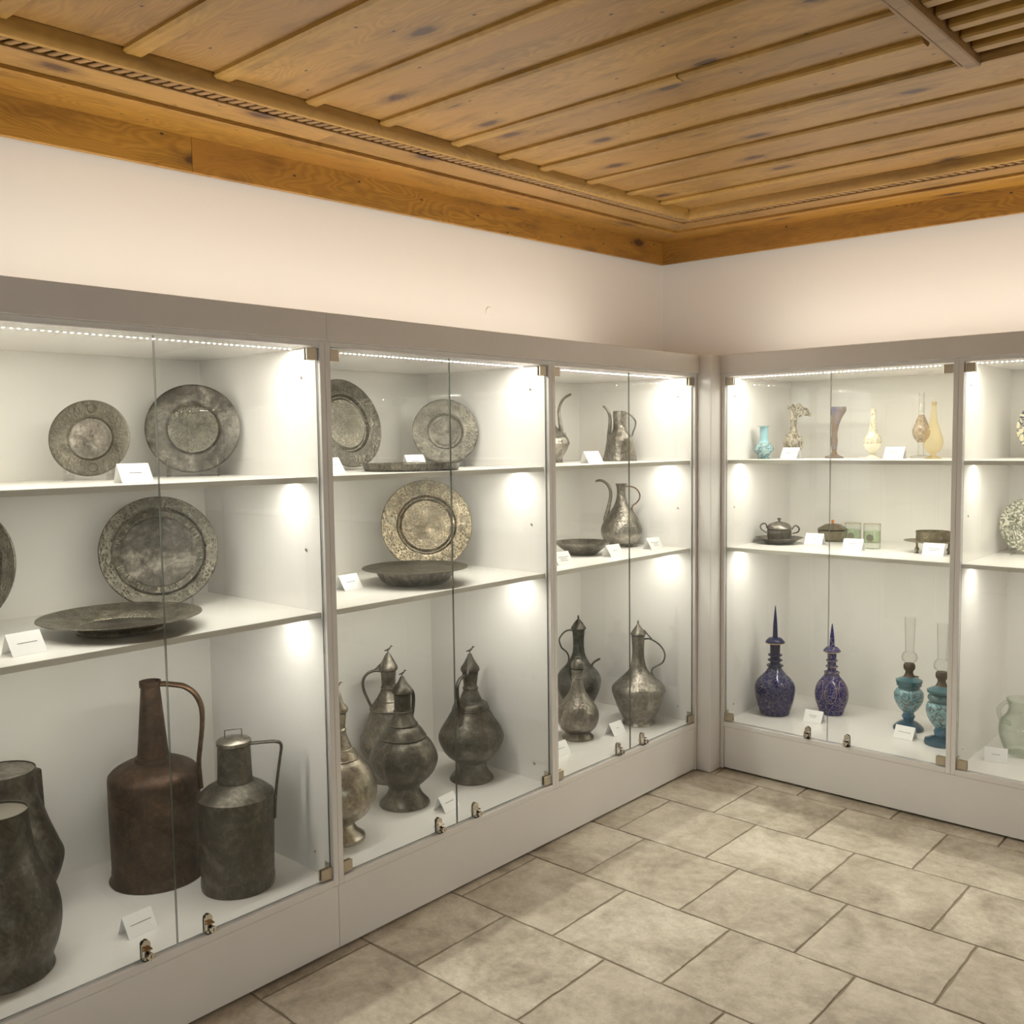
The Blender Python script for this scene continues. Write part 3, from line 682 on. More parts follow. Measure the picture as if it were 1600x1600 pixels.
# ---------------------------------------------------------------- exhibits: measured profiles (radius, height) in metres
OBJ = {'jug_front': {"loc":[-0.2379,-3.1781,0.236],"rot":1.2545,"prof":[[0.1379,-0.0115],[0.1392,0.0029],[0.1335,0.0253],[0.1508,0.0657],[0.1625,0.1104],[0.1646,0.1461],[0.1592,0.1818],[0.1482,0.2175],[0.1241,0.2619],[0.1022,0.3152],[0.0904,0.3683],[0.0868,0.4214],[0.0868,0.4324]]},
 'jug_back': {"loc":[-0.525,-3.045,0.236],"rot":1.2422,"prof":[[0.1149,0.0435],[0.1173,0.0635],[0.1246,0.0784],[0.1464,0.1283],[0.157,0.1756],[0.1462,0.2079],[0.1192,0.2823],[0.0996,0.3564],[0.0932,0.4058],[0.0922,0.4427]],"spout":[[0.0916,0.3188],[0.1078,0.3636],[0.1109,0.4237]]},
 'copper': {"loc":[-0.4695,-2.6127,0.236],"rot":1.1066,"prof":[[0.1455,-0.0156],[0.1425,-0.0006],[0.1361,0.0244],[0.1376,0.0294],[0.1361,0.0394],[0.1381,0.1838],[0.1387,0.3225],[0.1367,0.3348],[0.1188,0.3521],[0.0775,0.3718],[0.0572,0.3743],[0.0543,0.3866],[0.0475,0.3891],[0.0396,0.48],[0.0289,0.6098],[0.0328,0.6112],[0.0328,0.6293]],"handle":[[0.0456,0.6175],[0.0751,0.6133],[0.1046,0.6062],[0.1339,0.5832],[0.1513,0.5489],[0.1556,0.5134],[0.1529,0.4637],[0.1452,0.4044],[0.1399,0.3599],[0.1411,0.3144],[0.1438,0.2737]]},
 'can': {"loc":[-0.2104,-2.4813,0.236],"rot":1.0286,"prof":[[0.1118,0.0093],[0.1122,0.0264],[0.1108,0.0362],[0.1168,0.2838],[0.1163,0.2887],[0.0874,0.3128],[0.0534,0.3297],[0.0548,0.3345],[0.0529,0.3393],[0.0495,0.4427],[0.0528,0.4465],[0.0528,0.457],[0.0471,0.4628],[0.0094,0.4705]],"wire":[[-0.0255,0.4711],[-0.0249,0.4912],[0.0248,0.4937],[0.0253,0.4667]],"handle":[[0.0519,0.4446],[0.0895,0.4455],[0.1287,0.4442],[0.1427,0.4315],[0.1377,0.3906],[0.1273,0.3233],[0.121,0.2702],[0.1166,0.202]]},
 'bf': {"loc":[-0.3128,-1.7002,0.236],"rot":0.8536,"prof":[[0.0965,0.0005],[0.0954,0.0069],[0.0726,0.0308],[0.058,0.0626],[0.0611,0.0732],[0.0854,0.0944],[0.1138,0.1262],[0.1298,0.1685],[0.124,0.2001],[0.1007,0.2423],[0.0846,0.2555],[0.0867,0.2607],[0.0841,0.266],[0.0696,0.2896],[0.0526,0.3044],[0.0547,0.308],[0.0495,0.3159],[0.034,0.3474],[0.033,0.3537],[0.034,0.3579],[0.0309,0.3605],[0.0324,0.4233],[0.0386,0.4285],[0.0391,0.4353],[0.037,0.4405],[0.0339,0.4468],[0.0257,0.4573],[0.0159,0.4703],[0.0103,0.4807],[0.0062,0.4896]],"finial":[[0.0076,0.5122]],"handle":[[0.0395,0.4245],[0.0451,0.3981],[0.0391,0.3564]]},
 'bb': {"loc":[-0.5647,-1.5528,0.236],"rot":0.8678,"prof":[[0.0922,-0.0008],[0.0911,0.0061],[0.0726,0.0261],[0.0547,0.0546],[0.058,0.0631],[0.0948,0.0859],[0.116,0.1201],[0.1215,0.1542],[0.1141,0.1882],[0.0957,0.2336],[0.0756,0.2845],[0.0778,0.2902],[0.0745,0.2958],[0.06,0.3184],[0.0544,0.3252],[0.0511,0.3297],[0.0311,0.3692],[0.0311,0.376],[0.0311,0.3805],[0.0283,0.385],[0.031,0.4452],[0.0377,0.4497],[0.0388,0.4564],[0.0371,0.4637],[0.0299,0.4772],[0.021,0.4929],[0.0133,0.507],[0.0066,0.5182]],"finial":[[0.0186,0.542]],"handle":[[-0.0237,0.444],[-0.0537,0.4476],[-0.0841,0.4367],[-0.1028,0.4083],[-0.1005,0.3689],[-0.083,0.323],[-0.0711,0.2942],[-0.0774,0.2607],[-0.0976,0.2165],[-0.114,0.1722]],"brace":[[-0.0536,0.451],[-0.0256,0.4777],[-0.0085,0.5095]]},
 'bl': {"loc":[-0.2392,-2.0608,0.236],"rot":0.9223,"prof":[[0.0852,0.003],[0.0842,0.0112],[0.0615,0.0282],[0.0463,0.0549],[0.0482,0.0621],[0.0827,0.0815],[0.118,0.1251],[0.1296,0.183],[0.1154,0.2311],[0.0871,0.2696],[0.0706,0.285],[0.0706,0.2888],[0.0673,0.2936],[0.0602,0.308],[0.0461,0.32],[0.0447,0.3248],[0.0282,0.3702],[0.0272,0.3846],[0.0272,0.3884],[0.0244,0.3918],[0.03,0.4443],[0.0356,0.449],[0.0366,0.4571],[0.0337,0.4648],[0.022,0.4776],[0.0169,0.4943],[0.014,0.5085],[0.0075,0.5228]],"finial":[[0.0204,0.5472]]},
 'br': {"loc":[-0.3033,-1.3441,0.236],"rot":0.7808,"prof":[[0.0906,0.001],[0.0892,0.0073],[0.0711,0.0291],[0.0602,0.0533],[0.0616,0.0606],[0.0616,0.0727],[0.1065,0.1114],[0.1333,0.1693],[0.1252,0.2031],[0.0991,0.2464],[0.0764,0.2849],[0.0745,0.2921],[0.074,0.2969],[0.0684,0.3113],[0.0471,0.3223],[0.0462,0.3256],[0.0292,0.3688],[0.0311,0.375],[0.0292,0.3807],[0.0273,0.3855],[0.0329,0.4381],[0.0376,0.4452],[0.039,0.4534],[0.0371,0.461],[0.0291,0.4715],[0.0207,0.4858],[0.0132,0.5001],[0.0066,0.5153]],"finial":[[0.0132,0.5452]],"handle":[[-0.0168,0.4363],[-0.0379,0.4335],[-0.051,0.4109],[-0.0517,0.3727],[-0.0459,0.3246],[-0.0421,0.2765],[-0.0449,0.2189],[-0.0553,0.1662]]},
 'cb': {"loc":[-0.5349,-0.3354,0.236],"rot":0.6642,"prof":[[0.0756,0.0063],[0.0746,0.0191],[0.0695,0.0345],[0.0705,0.0473],[0.0896,0.0883],[0.1057,0.1293],[0.1126,0.1702],[0.1005,0.2059],[0.0804,0.2314],[0.0593,0.2518],[0.0412,0.2824],[0.0311,0.3078],[0.0271,0.3587],[0.0311,0.4195],[0.0331,0.4272],[0.0386,0.4312],[0.0381,0.4348],[0.0225,0.4601],[0.005,0.4803]],"finial":[[-0.0016,0.5006]],"handle":[[-0.0248,0.4205],[-0.0473,0.4236],[-0.0724,0.4119],[-0.0937,0.3839],[-0.0949,0.3611],[-0.0832,0.3331],[-0.0608,0.3128],[-0.0495,0.2873],[-0.0538,0.2567],[-0.0791,0.2261],[-0.0969,0.2056]],"spout":[[0.0577,0.0886],[0.0547,0.15],[0.055,0.201],[0.0613,0.2316],[0.079,0.2648],[0.1126,0.2877]]},
 'cf': {"loc":[-0.2994,-0.6464,0.236],"rot":0.6656,"prof":[[0.0732,0.0014],[0.0718,0.0085],[0.0579,0.0227],[0.0579,0.0274],[0.0833,0.0534],[0.098,0.1005],[0.0901,0.1382],[0.0693,0.1711],[0.0508,0.1946],[0.036,0.2181],[0.0277,0.2509],[0.0244,0.2767],[0.0272,0.28],[0.0267,0.2837],[0.0249,0.2884],[0.0276,0.3211],[0.0295,0.3258],[0.0285,0.3445],[0.0207,0.3585],[0.011,0.3679],[0.0101,0.3772]],"handle":[[-0.0222,0.3514],[-0.0363,0.3257],[-0.0366,0.2882],[-0.0277,0.2508],[-0.0257,0.2179],[-0.0444,0.185],[-0.0655,0.1472],[-0.0751,0.1142],[-0.0686,0.067]]},
 'cr': {"loc":[-0.2153,-0.2774,0.236],"rot":0.6009,"prof":[[0.0796,-0.005],[0.0776,0.0033],[0.0743,0.0158],[0.0743,0.022],[0.0971,0.0678],[0.1121,0.1093],[0.1271,0.1508],[0.1295,0.1653],[0.1262,0.1798],[0.0936,0.2129],[0.0712,0.2335],[0.0447,0.2625],[0.0317,0.3078],[0.0288,0.3573],[0.0325,0.421],[0.0341,0.4292],[0.0373,0.4346],[0.0365,0.4387],[0.0223,0.46],[0.0057,0.4826]],"finial":[[0.0011,0.5031]],"handle":[[0.0301,0.4103],[0.0502,0.4135],[0.0742,0.4036],[0.1022,0.3835],[0.1222,0.3551],[0.1269,0.3265],[0.1161,0.2975],[0.09,0.2806],[0.0679,0.2658],[0.0658,0.2431],[0.0819,0.2186],[0.1099,0.1945]],"brace":[[0.0642,0.4137],[0.0462,0.4319],[0.0283,0.4555]]},
 'c1r': {"loc":[-0.3431,-0.2415,1.505],"rot":0.6192,"prof":[[0.0843,0.001],[0.0796,0.0223],[0.0774,0.0285],[0.0702,0.0628],[0.0617,0.1094],[0.053,0.125],[0.039,0.1374],[0.0368,0.1436],[0.0324,0.156],[0.0336,0.1591],[0.0321,0.1622],[0.0324,0.1715],[0.0315,0.1746],[0.0333,0.2413]],"handle":[[0.03,0.2324],[0.0485,0.225],[0.0669,0.2061],[0.0767,0.1859],[0.0729,0.1611],[0.0636,0.1365],[0.0598,0.1179]],"spout":[[-0.0543,0.0946],[-0.0503,0.1443],[-0.0469,0.1878],[-0.0489,0.2188],[-0.0596,0.2469],[-0.0797,0.2674]]},
 'c1l': {"loc":[-0.4707,-0.6056,1.505],"rot":0.6903,"prof":[[0.0504,0.0031],[0.0486,0.01],[0.048,0.0205],[0.0674,0.0534],[0.0838,0.0892],[0.0784,0.1042],[0.0772,0.1101],[0.0494,0.1399],[0.0173,0.1757],[0.0149,0.2174],[0.0173,0.2619]],"spout":[[0.054,0.1243],[0.0433,0.1573],[0.0354,0.2109],[0.0343,0.2466],[0.045,0.2791],[0.0631,0.3011],[0.0915,0.3169]]},
 'c2e': {"loc":[-0.3449,-0.2292,1.085],"rot":0.618,"prof":[[0.0557,0.0002],[0.0557,0.0066],[0.0762,0.0209],[0.0949,0.0494],[0.1009,0.0743],[0.0956,0.1027],[0.0725,0.1453],[0.0495,0.1808],[0.0378,0.1985],[0.0276,0.2233],[0.0215,0.2516],[0.0219,0.2834],[0.024,0.294],[0.03,0.3081]],"handle":[[0.0251,0.2945],[0.0496,0.2929],[0.0741,0.2811],[0.0897,0.2545],[0.0861,0.2298],[0.0703,0.2105],[0.0545,0.1982],[0.0527,0.177],[0.0666,0.1521],[0.0823,0.1273]],"spout":[[-0.0759,0.1314],[-0.065,0.1811],[-0.0541,0.2307],[-0.0515,0.2626],[-0.0591,0.2909],[-0.0765,0.3141],[-0.1011,0.3249],[-0.1258,0.3205]]},
 'c2d': {"loc":[-0.3,-0.601,1.085],"rot":0.6593,"prof":[[0.0712,0.0002],[0.0993,0.0195],[0.1251,0.0411],[0.1274,0.0445]]},
 'v_blue': {"loc":[0.16,0.265,1.505],"rot":0.4727,"prof":[[0.0294,0.0081],[0.0283,0.0138],[0.0312,0.0191],[0.0503,0.0439],[0.0389,0.0668],[0.0248,0.081],[0.0205,0.088],[0.0202,0.155],[0.0247,0.1578],[0.0354,0.1603]]},
 'v_grey': {"loc":[0.2284,0.4443,1.505],"rot":0.4439,"prof":[[0.0271,0.0049],[0.026,0.0103],[0.0433,0.0463],[0.0508,0.0823],[0.0378,0.1111],[0.018,0.1398],[0.0166,0.19],[0.0187,0.2151],[0.0288,0.233],[0.0504,0.2473]]},
 'v_purple': {"loc":[0.433,0.46,1.505],"rot":0.4047,"prof":[[0.0439,0.0071],[0.0351,0.0099],[0.0158,0.0187],[0.0105,0.031],[0.0126,0.045],[0.0162,0.08],[0.0161,0.0905],[0.0133,0.108],[0.0147,0.1325],[0.0182,0.164],[0.0273,0.2024],[0.0343,0.2268],[0.0315,0.2477]]},
 'v_white': {"loc":[0.6713,0.3273,1.505],"rot":0.3689,"prof":[[0.0382,0.0025],[0.0299,0.0058],[0.01,0.0174],[0.0083,0.0241],[0.0232,0.0356],[0.0358,0.0522],[0.0401,0.0787],[0.0348,0.0985],[0.0225,0.115],[0.0152,0.1447],[0.0119,0.1777],[0.0103,0.2041],[0.0119,0.2288]]},
 'v_clear': {"loc":[0.829,0.5,1.505],"rot":0.3251,"prof":[[0.0467,0.0074],[0.0334,0.0091],[0.014,0.014],[0.0127,0.0656],[0.0207,0.0789],[0.0333,0.0955],[0.0393,0.1188],[0.035,0.142],[0.026,0.1652],[0.0126,0.1984],[0.014,0.2083],[0.0113,0.2133],[0.014,0.2298],[0.0113,0.2348],[0.014,0.2513],[0.0113,0.2563],[0.0126,0.3009]]},
 'v_amber': {"loc":[0.9327,0.3477,1.505],"rot":0.3143,"prof":[[0.0368,0.0024],[0.0288,0.0056],[0.0102,0.0152],[0.0096,0.02],[0.0288,0.0343],[0.0399,0.0567],[0.0418,0.0758],[0.0367,0.1013],[0.0274,0.1267],[0.015,0.1712],[0.0115,0.203],[0.0096,0.2283],[0.0108,0.2505]]},
 'sugar_saucer': {"loc":[0.2114,0.3313,1.085],"rot":0.4571,"prof":[[0.0727,0.0014],[0.076,0.0109],[0.1115,0.0245],[0.1142,0.0279]]},
 'sugar_bowl': {"loc":[0.2114,0.3313,1.085],"rot":0.4571,"prof":[[0.0524,0.0177],[0.0568,0.0279],[0.0591,0.0517],[0.0581,0.0686],[0.0621,0.0737],[0.0618,0.0771],[0.0473,0.0957],[0.0287,0.1042],[0.0067,0.1099],[0.0034,0.1143],[0.0101,0.1194],[0.0108,0.1228],[0.0051,0.1269]],"h1":[[-0.0604,0.0781],[-0.0627,0.0934],[-0.0759,0.0983],[-0.0899,0.0862],[-0.0855,0.0693],[-0.0707,0.0592],[-0.0602,0.0509]],"h2":[[0.0609,0.0694],[0.0704,0.0847],[0.0817,0.0882],[0.0946,0.0748],[0.09,0.0579],[0.0755,0.0527],[0.0627,0.0491]]},
 'box': {"loc":[0.3813,0.5727,1.085],"rot":0.4053,"prof":[[0.048,0.0002],[0.0507,0.014],[0.0685,0.0157],[0.0712,0.0518],[0.0753,0.0553],[0.076,0.0604],[0.0702,0.0639],[0.0359,0.0845],[0.0205,0.0869]],"knob":[[-0.0006,0.0828],[-0.0008,0.1034]]},
 'glass_f': {"loc":[0.6644,0.3551,1.085],"rot":0.3682,"prof":[[0.038,0.0029],[0.0372,0.1147]]},
 'glass_b': {"loc":[0.5419,0.4317,1.085],"rot":0.3862,"prof":[[0.0377,0.0026],[0.0376,0.1069]]},
 'footed': {"loc":[0.936,0.36,1.085],"rot":0.3128,"prof":[[0.0681,0.0215],[0.1235,0.0472]],"feet":[[-0.0741,0.0018],[0.0568,-0.0004]],"plate":[[-0.1154,0.0454]],"bowl":[[-0.0685,0.0399],[-0.0693,0.0908]]},
 'blue1': {"loc":[0.2177,0.2842,0.236],"rot":0.4602,"prof":[[0.0692,-0.009],[0.0713,0.0017],[0.0901,0.0657],[0.0972,0.1084],[0.098,0.1339],[0.0921,0.1552],[0.0816,0.1722],[0.0607,0.1934],[0.0418,0.2146],[0.0343,0.2274],[0.041,0.238],[0.041,0.2422],[0.0293,0.2507],[0.0355,0.2613],[0.0364,0.2698],[0.0276,0.2782],[0.0351,0.2888],[0.0351,0.2952],[0.0259,0.3037],[0.025,0.346],[0.0438,0.3523],[0.0476,0.3608],[0.0467,0.3671],[0.0334,0.3777],[0.0142,0.3861]],"spike":[[-0.0015,0.3862],[-0.0025,0.542]]},
 'blue2': {"loc":[0.433,0.4613,0.236],"rot":0.4046,"prof":[[0.0565,-0.0078],[0.0577,0.0016],[0.0627,0.0229],[0.0761,0.0612],[0.0806,0.0952],[0.0773,0.1249],[0.0676,0.1503],[0.0522,0.1715],[0.0396,0.1864],[0.0342,0.1991],[0.038,0.2075],[0.0375,0.2118],[0.0242,0.2202],[0.03,0.2308],[0.03,0.2371],[0.0225,0.2435],[0.0283,0.2604],[0.0283,0.2667],[0.0221,0.2731],[0.0217,0.3069],[0.0375,0.3153],[0.0416,0.3237],[0.0396,0.3301],[0.0167,0.3385]],"spike":[[0.0002,0.3387],[-0.001,0.4503]]},
 'lamp1': {"loc":[0.8171,0.4346,0.236],"rot":0.3319,"prof":[[0.0682,0.0053],[0.0656,0.0141],[0.0431,0.0338],[0.0224,0.0448],[0.0237,0.0492],[0.0302,0.0624],[0.0233,0.0755],[0.025,0.0821],[0.0379,0.0953],[0.0526,0.1172],[0.0625,0.139],[0.0654,0.174],[0.056,0.1893],[0.0482,0.195],[0.0495,0.2046],[0.0559,0.2112],[0.0551,0.2199],[0.0589,0.2265],[0.0589,0.2352],[0.0387,0.2461],[0.0258,0.2505]],"burner":[[-0.0046,0.2492,0.0215],[-0.005,0.2744,0.0172],[-0.0094,0.2959,0.0258],[-0.0096,0.3133,0.0215]],"chimney":[[-0.0105,0.3154,0.0223],[-0.0109,0.3416,0.0352],[-0.0122,0.372,0.0193],[-0.0187,0.53,0.024]]},
 'lamp2': {"loc":[1.0028,0.3048,0.236],"rot":0.3025,"prof":[[0.0689,0.0097],[0.0656,0.0202],[0.041,0.0327],[0.0254,0.0389],[0.0271,0.0452],[0.0295,0.0577],[0.0238,0.0702],[0.0254,0.0744],[0.0389,0.0911],[0.0532,0.1161],[0.0606,0.1369],[0.0634,0.1619],[0.0573,0.1826],[0.047,0.191],[0.0532,0.1993],[0.0572,0.2076],[0.0552,0.2159],[0.0482,0.2242],[0.0593,0.2346],[0.0601,0.2449],[0.0388,0.2574],[0.0253,0.2636]]},
 'ejug': {"loc":[1.3185,0.392,0.236],"rot":0.2303,"prof":[[0.0688,-0.004],[0.0702,0.0002],[0.0812,0.0226],[0.0963,0.0647],[0.1017,0.1066],[0.0948,0.1401],[0.0742,0.1681],[0.0645,0.1904],[0.0659,0.2127],[0.0746,0.2363]],"handle":[[-0.0558,0.2121],[-0.0658,0.2207],[-0.0827,0.2102],[-0.1006,0.1839],[-0.0963,0.1562],[-0.0847,0.1323],[-0.0663,0.1319]]},
 'tray': {"loc":[-0.2167,-1.7154,1.505],"rot":0.8386,"prof":[[0.1688,0.0059],[0.1728,0.0086],[0.1754,0.0235]]},
 'b2bowl': {"loc":[-0.2497,-1.6781,1.085],"rot":0.837,"prof":[[0.1107,-0.0002],[0.1357,0.0106],[0.1464,0.0322],[0.1517,0.0556],[0.198,0.0581]]},
 'a2dish': {"loc":[-0.27,-2.799,1.085],"rot":1.1333,"prof":[[0.1276,-0.0082],[0.144,0.0022],[0.2344,0.0333],[0.2365,0.0374]]}}

def start(key, name, label, cat, group=None, z=None):
    d = OBJ[key]; l = d['loc']
    return d, empty(name, (l[0], l[1], (l[2] if z is None else z) + 0.0006), d['rot'], label, cat, group)
def grounded(pr):
    return [(pr[0][0] * 0.985, 0.0)] + [(r, max(z, 0.0015 + 0.001 * i)) for i, (r, z) in enumerate(pr)]
def bird(parent, x, z, s, m, face=1):
    bm = bmesh.new()
    bm_tube(bm, [(x, 0, z), (x, 0, z + 0.012 * s)], 0.0022 * s, 8, n=2)
    bm_tube(bm, [(x - 0.016 * s * face, 0, z + 0.014 * s), (x - 0.006 * s * face, 0, z + 0.015 * s), (x + 0.004 * s * face, 0, z + 0.020 * s), (x + 0.012 * s * face, 0, z + 0.029 * s)], [0.0012 * s, 0.0042 * s, 0.0050 * s, 0.0026 * s], 8, n=4)
    r = bmesh.ops.create_uvsphere(bm, u_segments=10, v_segments=6, radius=0.0044 * s)
    for v in r['verts']: v.co += Vector((x + 0.014 * s * face, 0, z + 0.032 * s))
    bm_tube(bm, [(x + 0.016 * s * face, 0, z + 0.032 * s), (x + 0.0235 * s * face, 0, z + 0.031 * s)], [0.0018 * s, 0.0006 * s], 6, n=2)
    o = link('finial', finish('finial', bm, m, 40), parent); o['label'] = 'small bird-shaped finial'; return o
def bud(parent, z, s, m):
    lathe('finial', [(0.004 * s, z - .002), (0.0026 * s, z + 0.003 * s), (0.006 * s, z + 0.006 * s), (0.0072 * s, z + 0.011 * s), (0.004 * s, z + 0.014 * s), (0.0055 * s, z + 0.017 * s), (0.0035 * s, z + 0.022 * s), (0.0005, z + 0.0235 * s)], m, parent, 16)
def lidded(key, name, label, nlid, m, cat='ewer', group=None, mlid=None, birds=None, face=1, budz=None, rings=()):
    d, o = start(key, name, label, cat, group); pr = grounded(d['prof'])
    lathe('body', pr[:-nlid] + [(pr[-nlid - 1][0] * 0.9, pr[-nlid - 1][1] + 0.0012)], m, o)
    lp = pr[-nlid:]; lathe('lid', [(lp[0][0] * 0.9, lp[0][1] - 0.001)] + lp, mlid or m, o)
    zt = lp[-1][1]
    for i in rings:
        r, z = pr[i + 1]; lathe('ring', [(r - 0.0012 + 0.0030 * math.cos(q), z + 0.0026 * math.sin(q)) for q in [2 * PI * j / 10 for j in range(11)]], m, o, 48, cap0=False, cap1=False, curve=False, smooth=80)
    if birds: bird(o, 0, zt - 0.003, birds, mlid or m, face)
    if budz: bud(o, zt, budz, mlid or m)
    return d, o, zt
def thumb(o, path, r, m, phi=0.0):
    tube('lid_strap', uz(path, phi), r, m, o, flat=1.6)

G_EW = 'bird-finial ewers on the floor of the middle cabinet'
# --- left cabinet, floor
d, o = start('jug_front', 'copper_jug', 'dark bulging copper jug at the lower left edge, in front', 'jug')
pr = [(r * 0.86, z) for r, z in grounded(d['prof'])]; o.location.y += 0.022; lathe('body', pr, M_TIND, o, 56, open_t=0.003, depth=0.02)
lathe('lid', [(0.0, pr[-1][1] - 0.009), (0.05, pr[-1][1] - 0.0085), (pr[-1][0] - 0.0035, pr[-1][1] - 0.006)], M_LIDP, o, 40, cap0=False, cap1=False)
tube('handle', uz([(0.072, 0.40), (0.10, 0.42), (0.15, 0.37), (0.165, 0.28), (0.142, 0.18)], PI / 2 + 0.5), 0.009, M_TIND, o, flat=1.8)
d, o = start('jug_back', 'copper_jug', 'dark grey spouted copper jug behind the bulging jug', 'jug')
pr = grounded(d['prof']); lathe('body', pr, M_TIND, o, 56, open_t=0.003, depth=0.02)
lathe('lid', [(0.0, pr[-1][1] - 0.004), (0.06, pr[-1][1] - 0.0035), (pr[-1][0] - 0.0035, pr[-1][1] - 0.002)], M_TIN, o, 40, cap0=False, cap1=False)
rt = pr[-1][0]; zt = pr[-1][1]
bm = bmesh.new()
vs = [bm.verts.new(p) for p in [(rt - .02, -.035, zt - .004), (rt - .02, .035, zt - .004), (rt + .016, 0, zt - .012), (rt + .000, -.03, zt - .10), (rt + .000, .03, zt - .10), (rt + .018, 0, zt - .10), (rt + .02, 0, zt - .17)]]
for f in ((0, 1, 2), (0, 2, 5, 3), (1, 4, 5, 2), (3, 5, 6), (5, 4, 6), (3, 6, 4), (0, 3, 4, 1)): bm.faces.new([vs[i] for i in f])
bmesh.ops.bevel(bm, geom=bm.edges[:], offset=0.003, segments=2, affect='EDGES')
link('spout', finish('spout', bm, M_TIND, 40), o)
d, o = start('copper', 'copper_jug', 'tall brown copper jug with a long neck and strap handle', 'jug')
pr = grounded(d['prof']); lathe('body', pr[:-4], M_COPPER, o, 64)
nk = pr[-6:]; lathe('neck', nk, M_COPPER, o, 40, open_t=0.003, depth=0.06)
h = tube('handle', uz([(d['handle'][0][0] - .012, d['handle'][0][1])] + d['handle'], -0.25), [0.0085] * 6 + [0.0075] * 5, M_COPPERH, o, flat=1.5)
d, o = start('can', 'milk_can', 'grey tinned can with a lidded neck and wire lid handle', 'can')
pr = grounded(d['prof']); lathe('body', pr[:-4], M_TIND, o, 56, sy=1.0)
lathe('lid', [(pr[-4][0] * .9, pr[-4][1] - .001)] + pr[-4:], M_TIN, o, 40, curve=False)
w = d['wire']; tube('lid_handle', uz([(w[0][0], w[0][1] - .004), (w[0][0], w[1][1] - .003), (w[0][0] + .004, w[1][1]), (w[2][0] - .004, w[1][1] + .001), (w[2][0], w[1][1] - .003), (w[2][0], w[0][1] - .004)]), 0.0018, M_TIN, o, n=3, seg=8)
hp = d['handle']; tube('handle', uz([(hp[0][0] - .012, hp[0][1])] + hp[:3] + hp[3:], -0.1), 0.0048, M_TIND, o, flat=2.0)
# --- middle cabinet, floor
d, o, zt = lidded('bf', 'bird_ewer', 'pear-bellied tinned ewer on flared foot, foremost near the centre of its cabinet', 8, M_TIND, group=G_EW, birds=0.8, face=1, rings=(11, 15, 19))
bbh = OBJ['bb']['handle']
tube('handle', uz([(-u, z * 0.955) for u, z in bbh], 1.15), 0.0060, M_TIND, o, flat=1.3)
d, o, zt = lidded('bb', 'bird_ewer', 'tinned ewer with curved handle on the left standing behind the front ewer', 7, M_TIN, group=G_EW, birds=0.95, face=1, rings=(11, 14, 17))
tube('handle', uz([(bbh[0][0] + .01, bbh[0][1])] + bbh), 0.0060, M_TIN, o, flat=1.3); thumb(o, d['brace'], 0.004, M_TIN)
d, o, zt = lidded('bl', 'bird_ewer', 'bright round-bellied ewer half hidden by the cabinet frame', 7, M_TINB, group=G_EW, birds=0.95, face=1, rings=(11, 14, 17))
tube('handle', uz([(-u, z) for u, z in bbh], PI - 0.35), 0.0060, M_TINB, o, flat=1.3)
d, o, zt = lidded('br', 'bird_ewer', 'dark tinned ewer with its handle in front, right of the glass door gap', 7, M_TIND, group=G_EW, birds=0.95, face=1, rings=(11, 14, 17))
hp = d['handle']; phi = -2.03; g = 1 / abs(math.cos(phi))
tube('handle', [(abs(u) * g * math.cos(phi), abs(u) * g * math.sin(phi), z) for u, z in hp], 0.0062, M_TIND, o, flat=1.3)
tube('lid_strap', [(hp[0][0] * .6, -.045, hp[0][1] + .004), (hp[0][0] * .5, -.036, hp[0][1] + .018), (-.004, -.020, hp[0][1] + .05)], 0.0045, M_TIN, o, flat=1.5)
# --- corner cabinet, floor
d, o, zt = lidded('cb', 'spouted_ewer', 'dark ewer with conical lid and thin spout, behind the small ewer', 4, M_TIND, budz=0.85)
hp = d['handle']; tube('handle', uz([(hp[0][0] + .012, hp[0][1])] + hp), 0.0042, M_TIND, o); sp_ = d['spout']
tube('spout', uz([(sp_[0][0] - .012, sp_[0][1] - .03)] + sp_, -0.35), [0.010, 0.009, 0.008, 0.0068, 0.006, 0.0052, 0.0050], M_TIND, o)
d, o, zt = lidded('cf', 'small_ewer', 'small round-bellied ewer standing in front of the spouted dark ewer', 5, M_TINH)
hp = d['handle']; tube('handle', uz([(hp[0][0] + .008, hp[0][1])] + hp + [(-.085, 0.075)], -0.35), 0.0045, M_TIND, o)
d, o, zt = lidded('cr', 'hammered_ewer', 'hammered ewer with conical lid and swan-curved handle on the right', 4, M_TINH, budz=0.9)
hp = d['handle']; tube('handle', uz([(hp[0][0] - .012, hp[0][1])] + hp + [(0.128, hp[-1][1] - .04)]), 0.0040, M_TIND, o); thumb(o, d['brace'], 0.0032, M_TIND)
# --- corner cabinet, upper shelves
d, o = start('c1r', 'flared_pitcher', 'tinned pitcher with wide flared skirt and thin spout on top shelf', 'pitcher')
lathe('body', grounded(d['prof']), M_TINH, o, 56, open_t=0.002, depth=0.05)
hp = d['handle']; tube('handle', uz([(hp[0][0] - .008, hp[0][1])] + hp), 0.0042, M_TIN, o, flat=1.4)
sp_ = d['spout']; tube('spout', uz([(sp_[0][0] + .006, sp_[0][1] - .04)] + sp_), [0.0125, 0.0110, 0.0100, 0.0085, 0.0075, 0.0062, 0.0052], M_TIN, o)
d, o = start('c1l', 'spouted_ewer', 'tinned ewer with tall curved spout, partly hidden by the cabinet side', 'ewer')
lathe('body', grounded(d['prof']), M_TINH, o, 56, open_t=0.002, depth=0.05)
sp_ = d['spout']; tube('spout', uz([(sp_[0][0] - .002, sp_[0][1] - .03)] + sp_), [0.016, 0.0140, 0.0115, 0.0085, 0.0070, 0.0065, 0.0062, 0.0060], M_TIN, o)
tube('handle', uz([(0.01, 0.24), (0.05, 0.24), (0.085, 0.19), (0.08, 0.13), (0.078, 0.10)], PI), 0.0042, M_TIN, o)
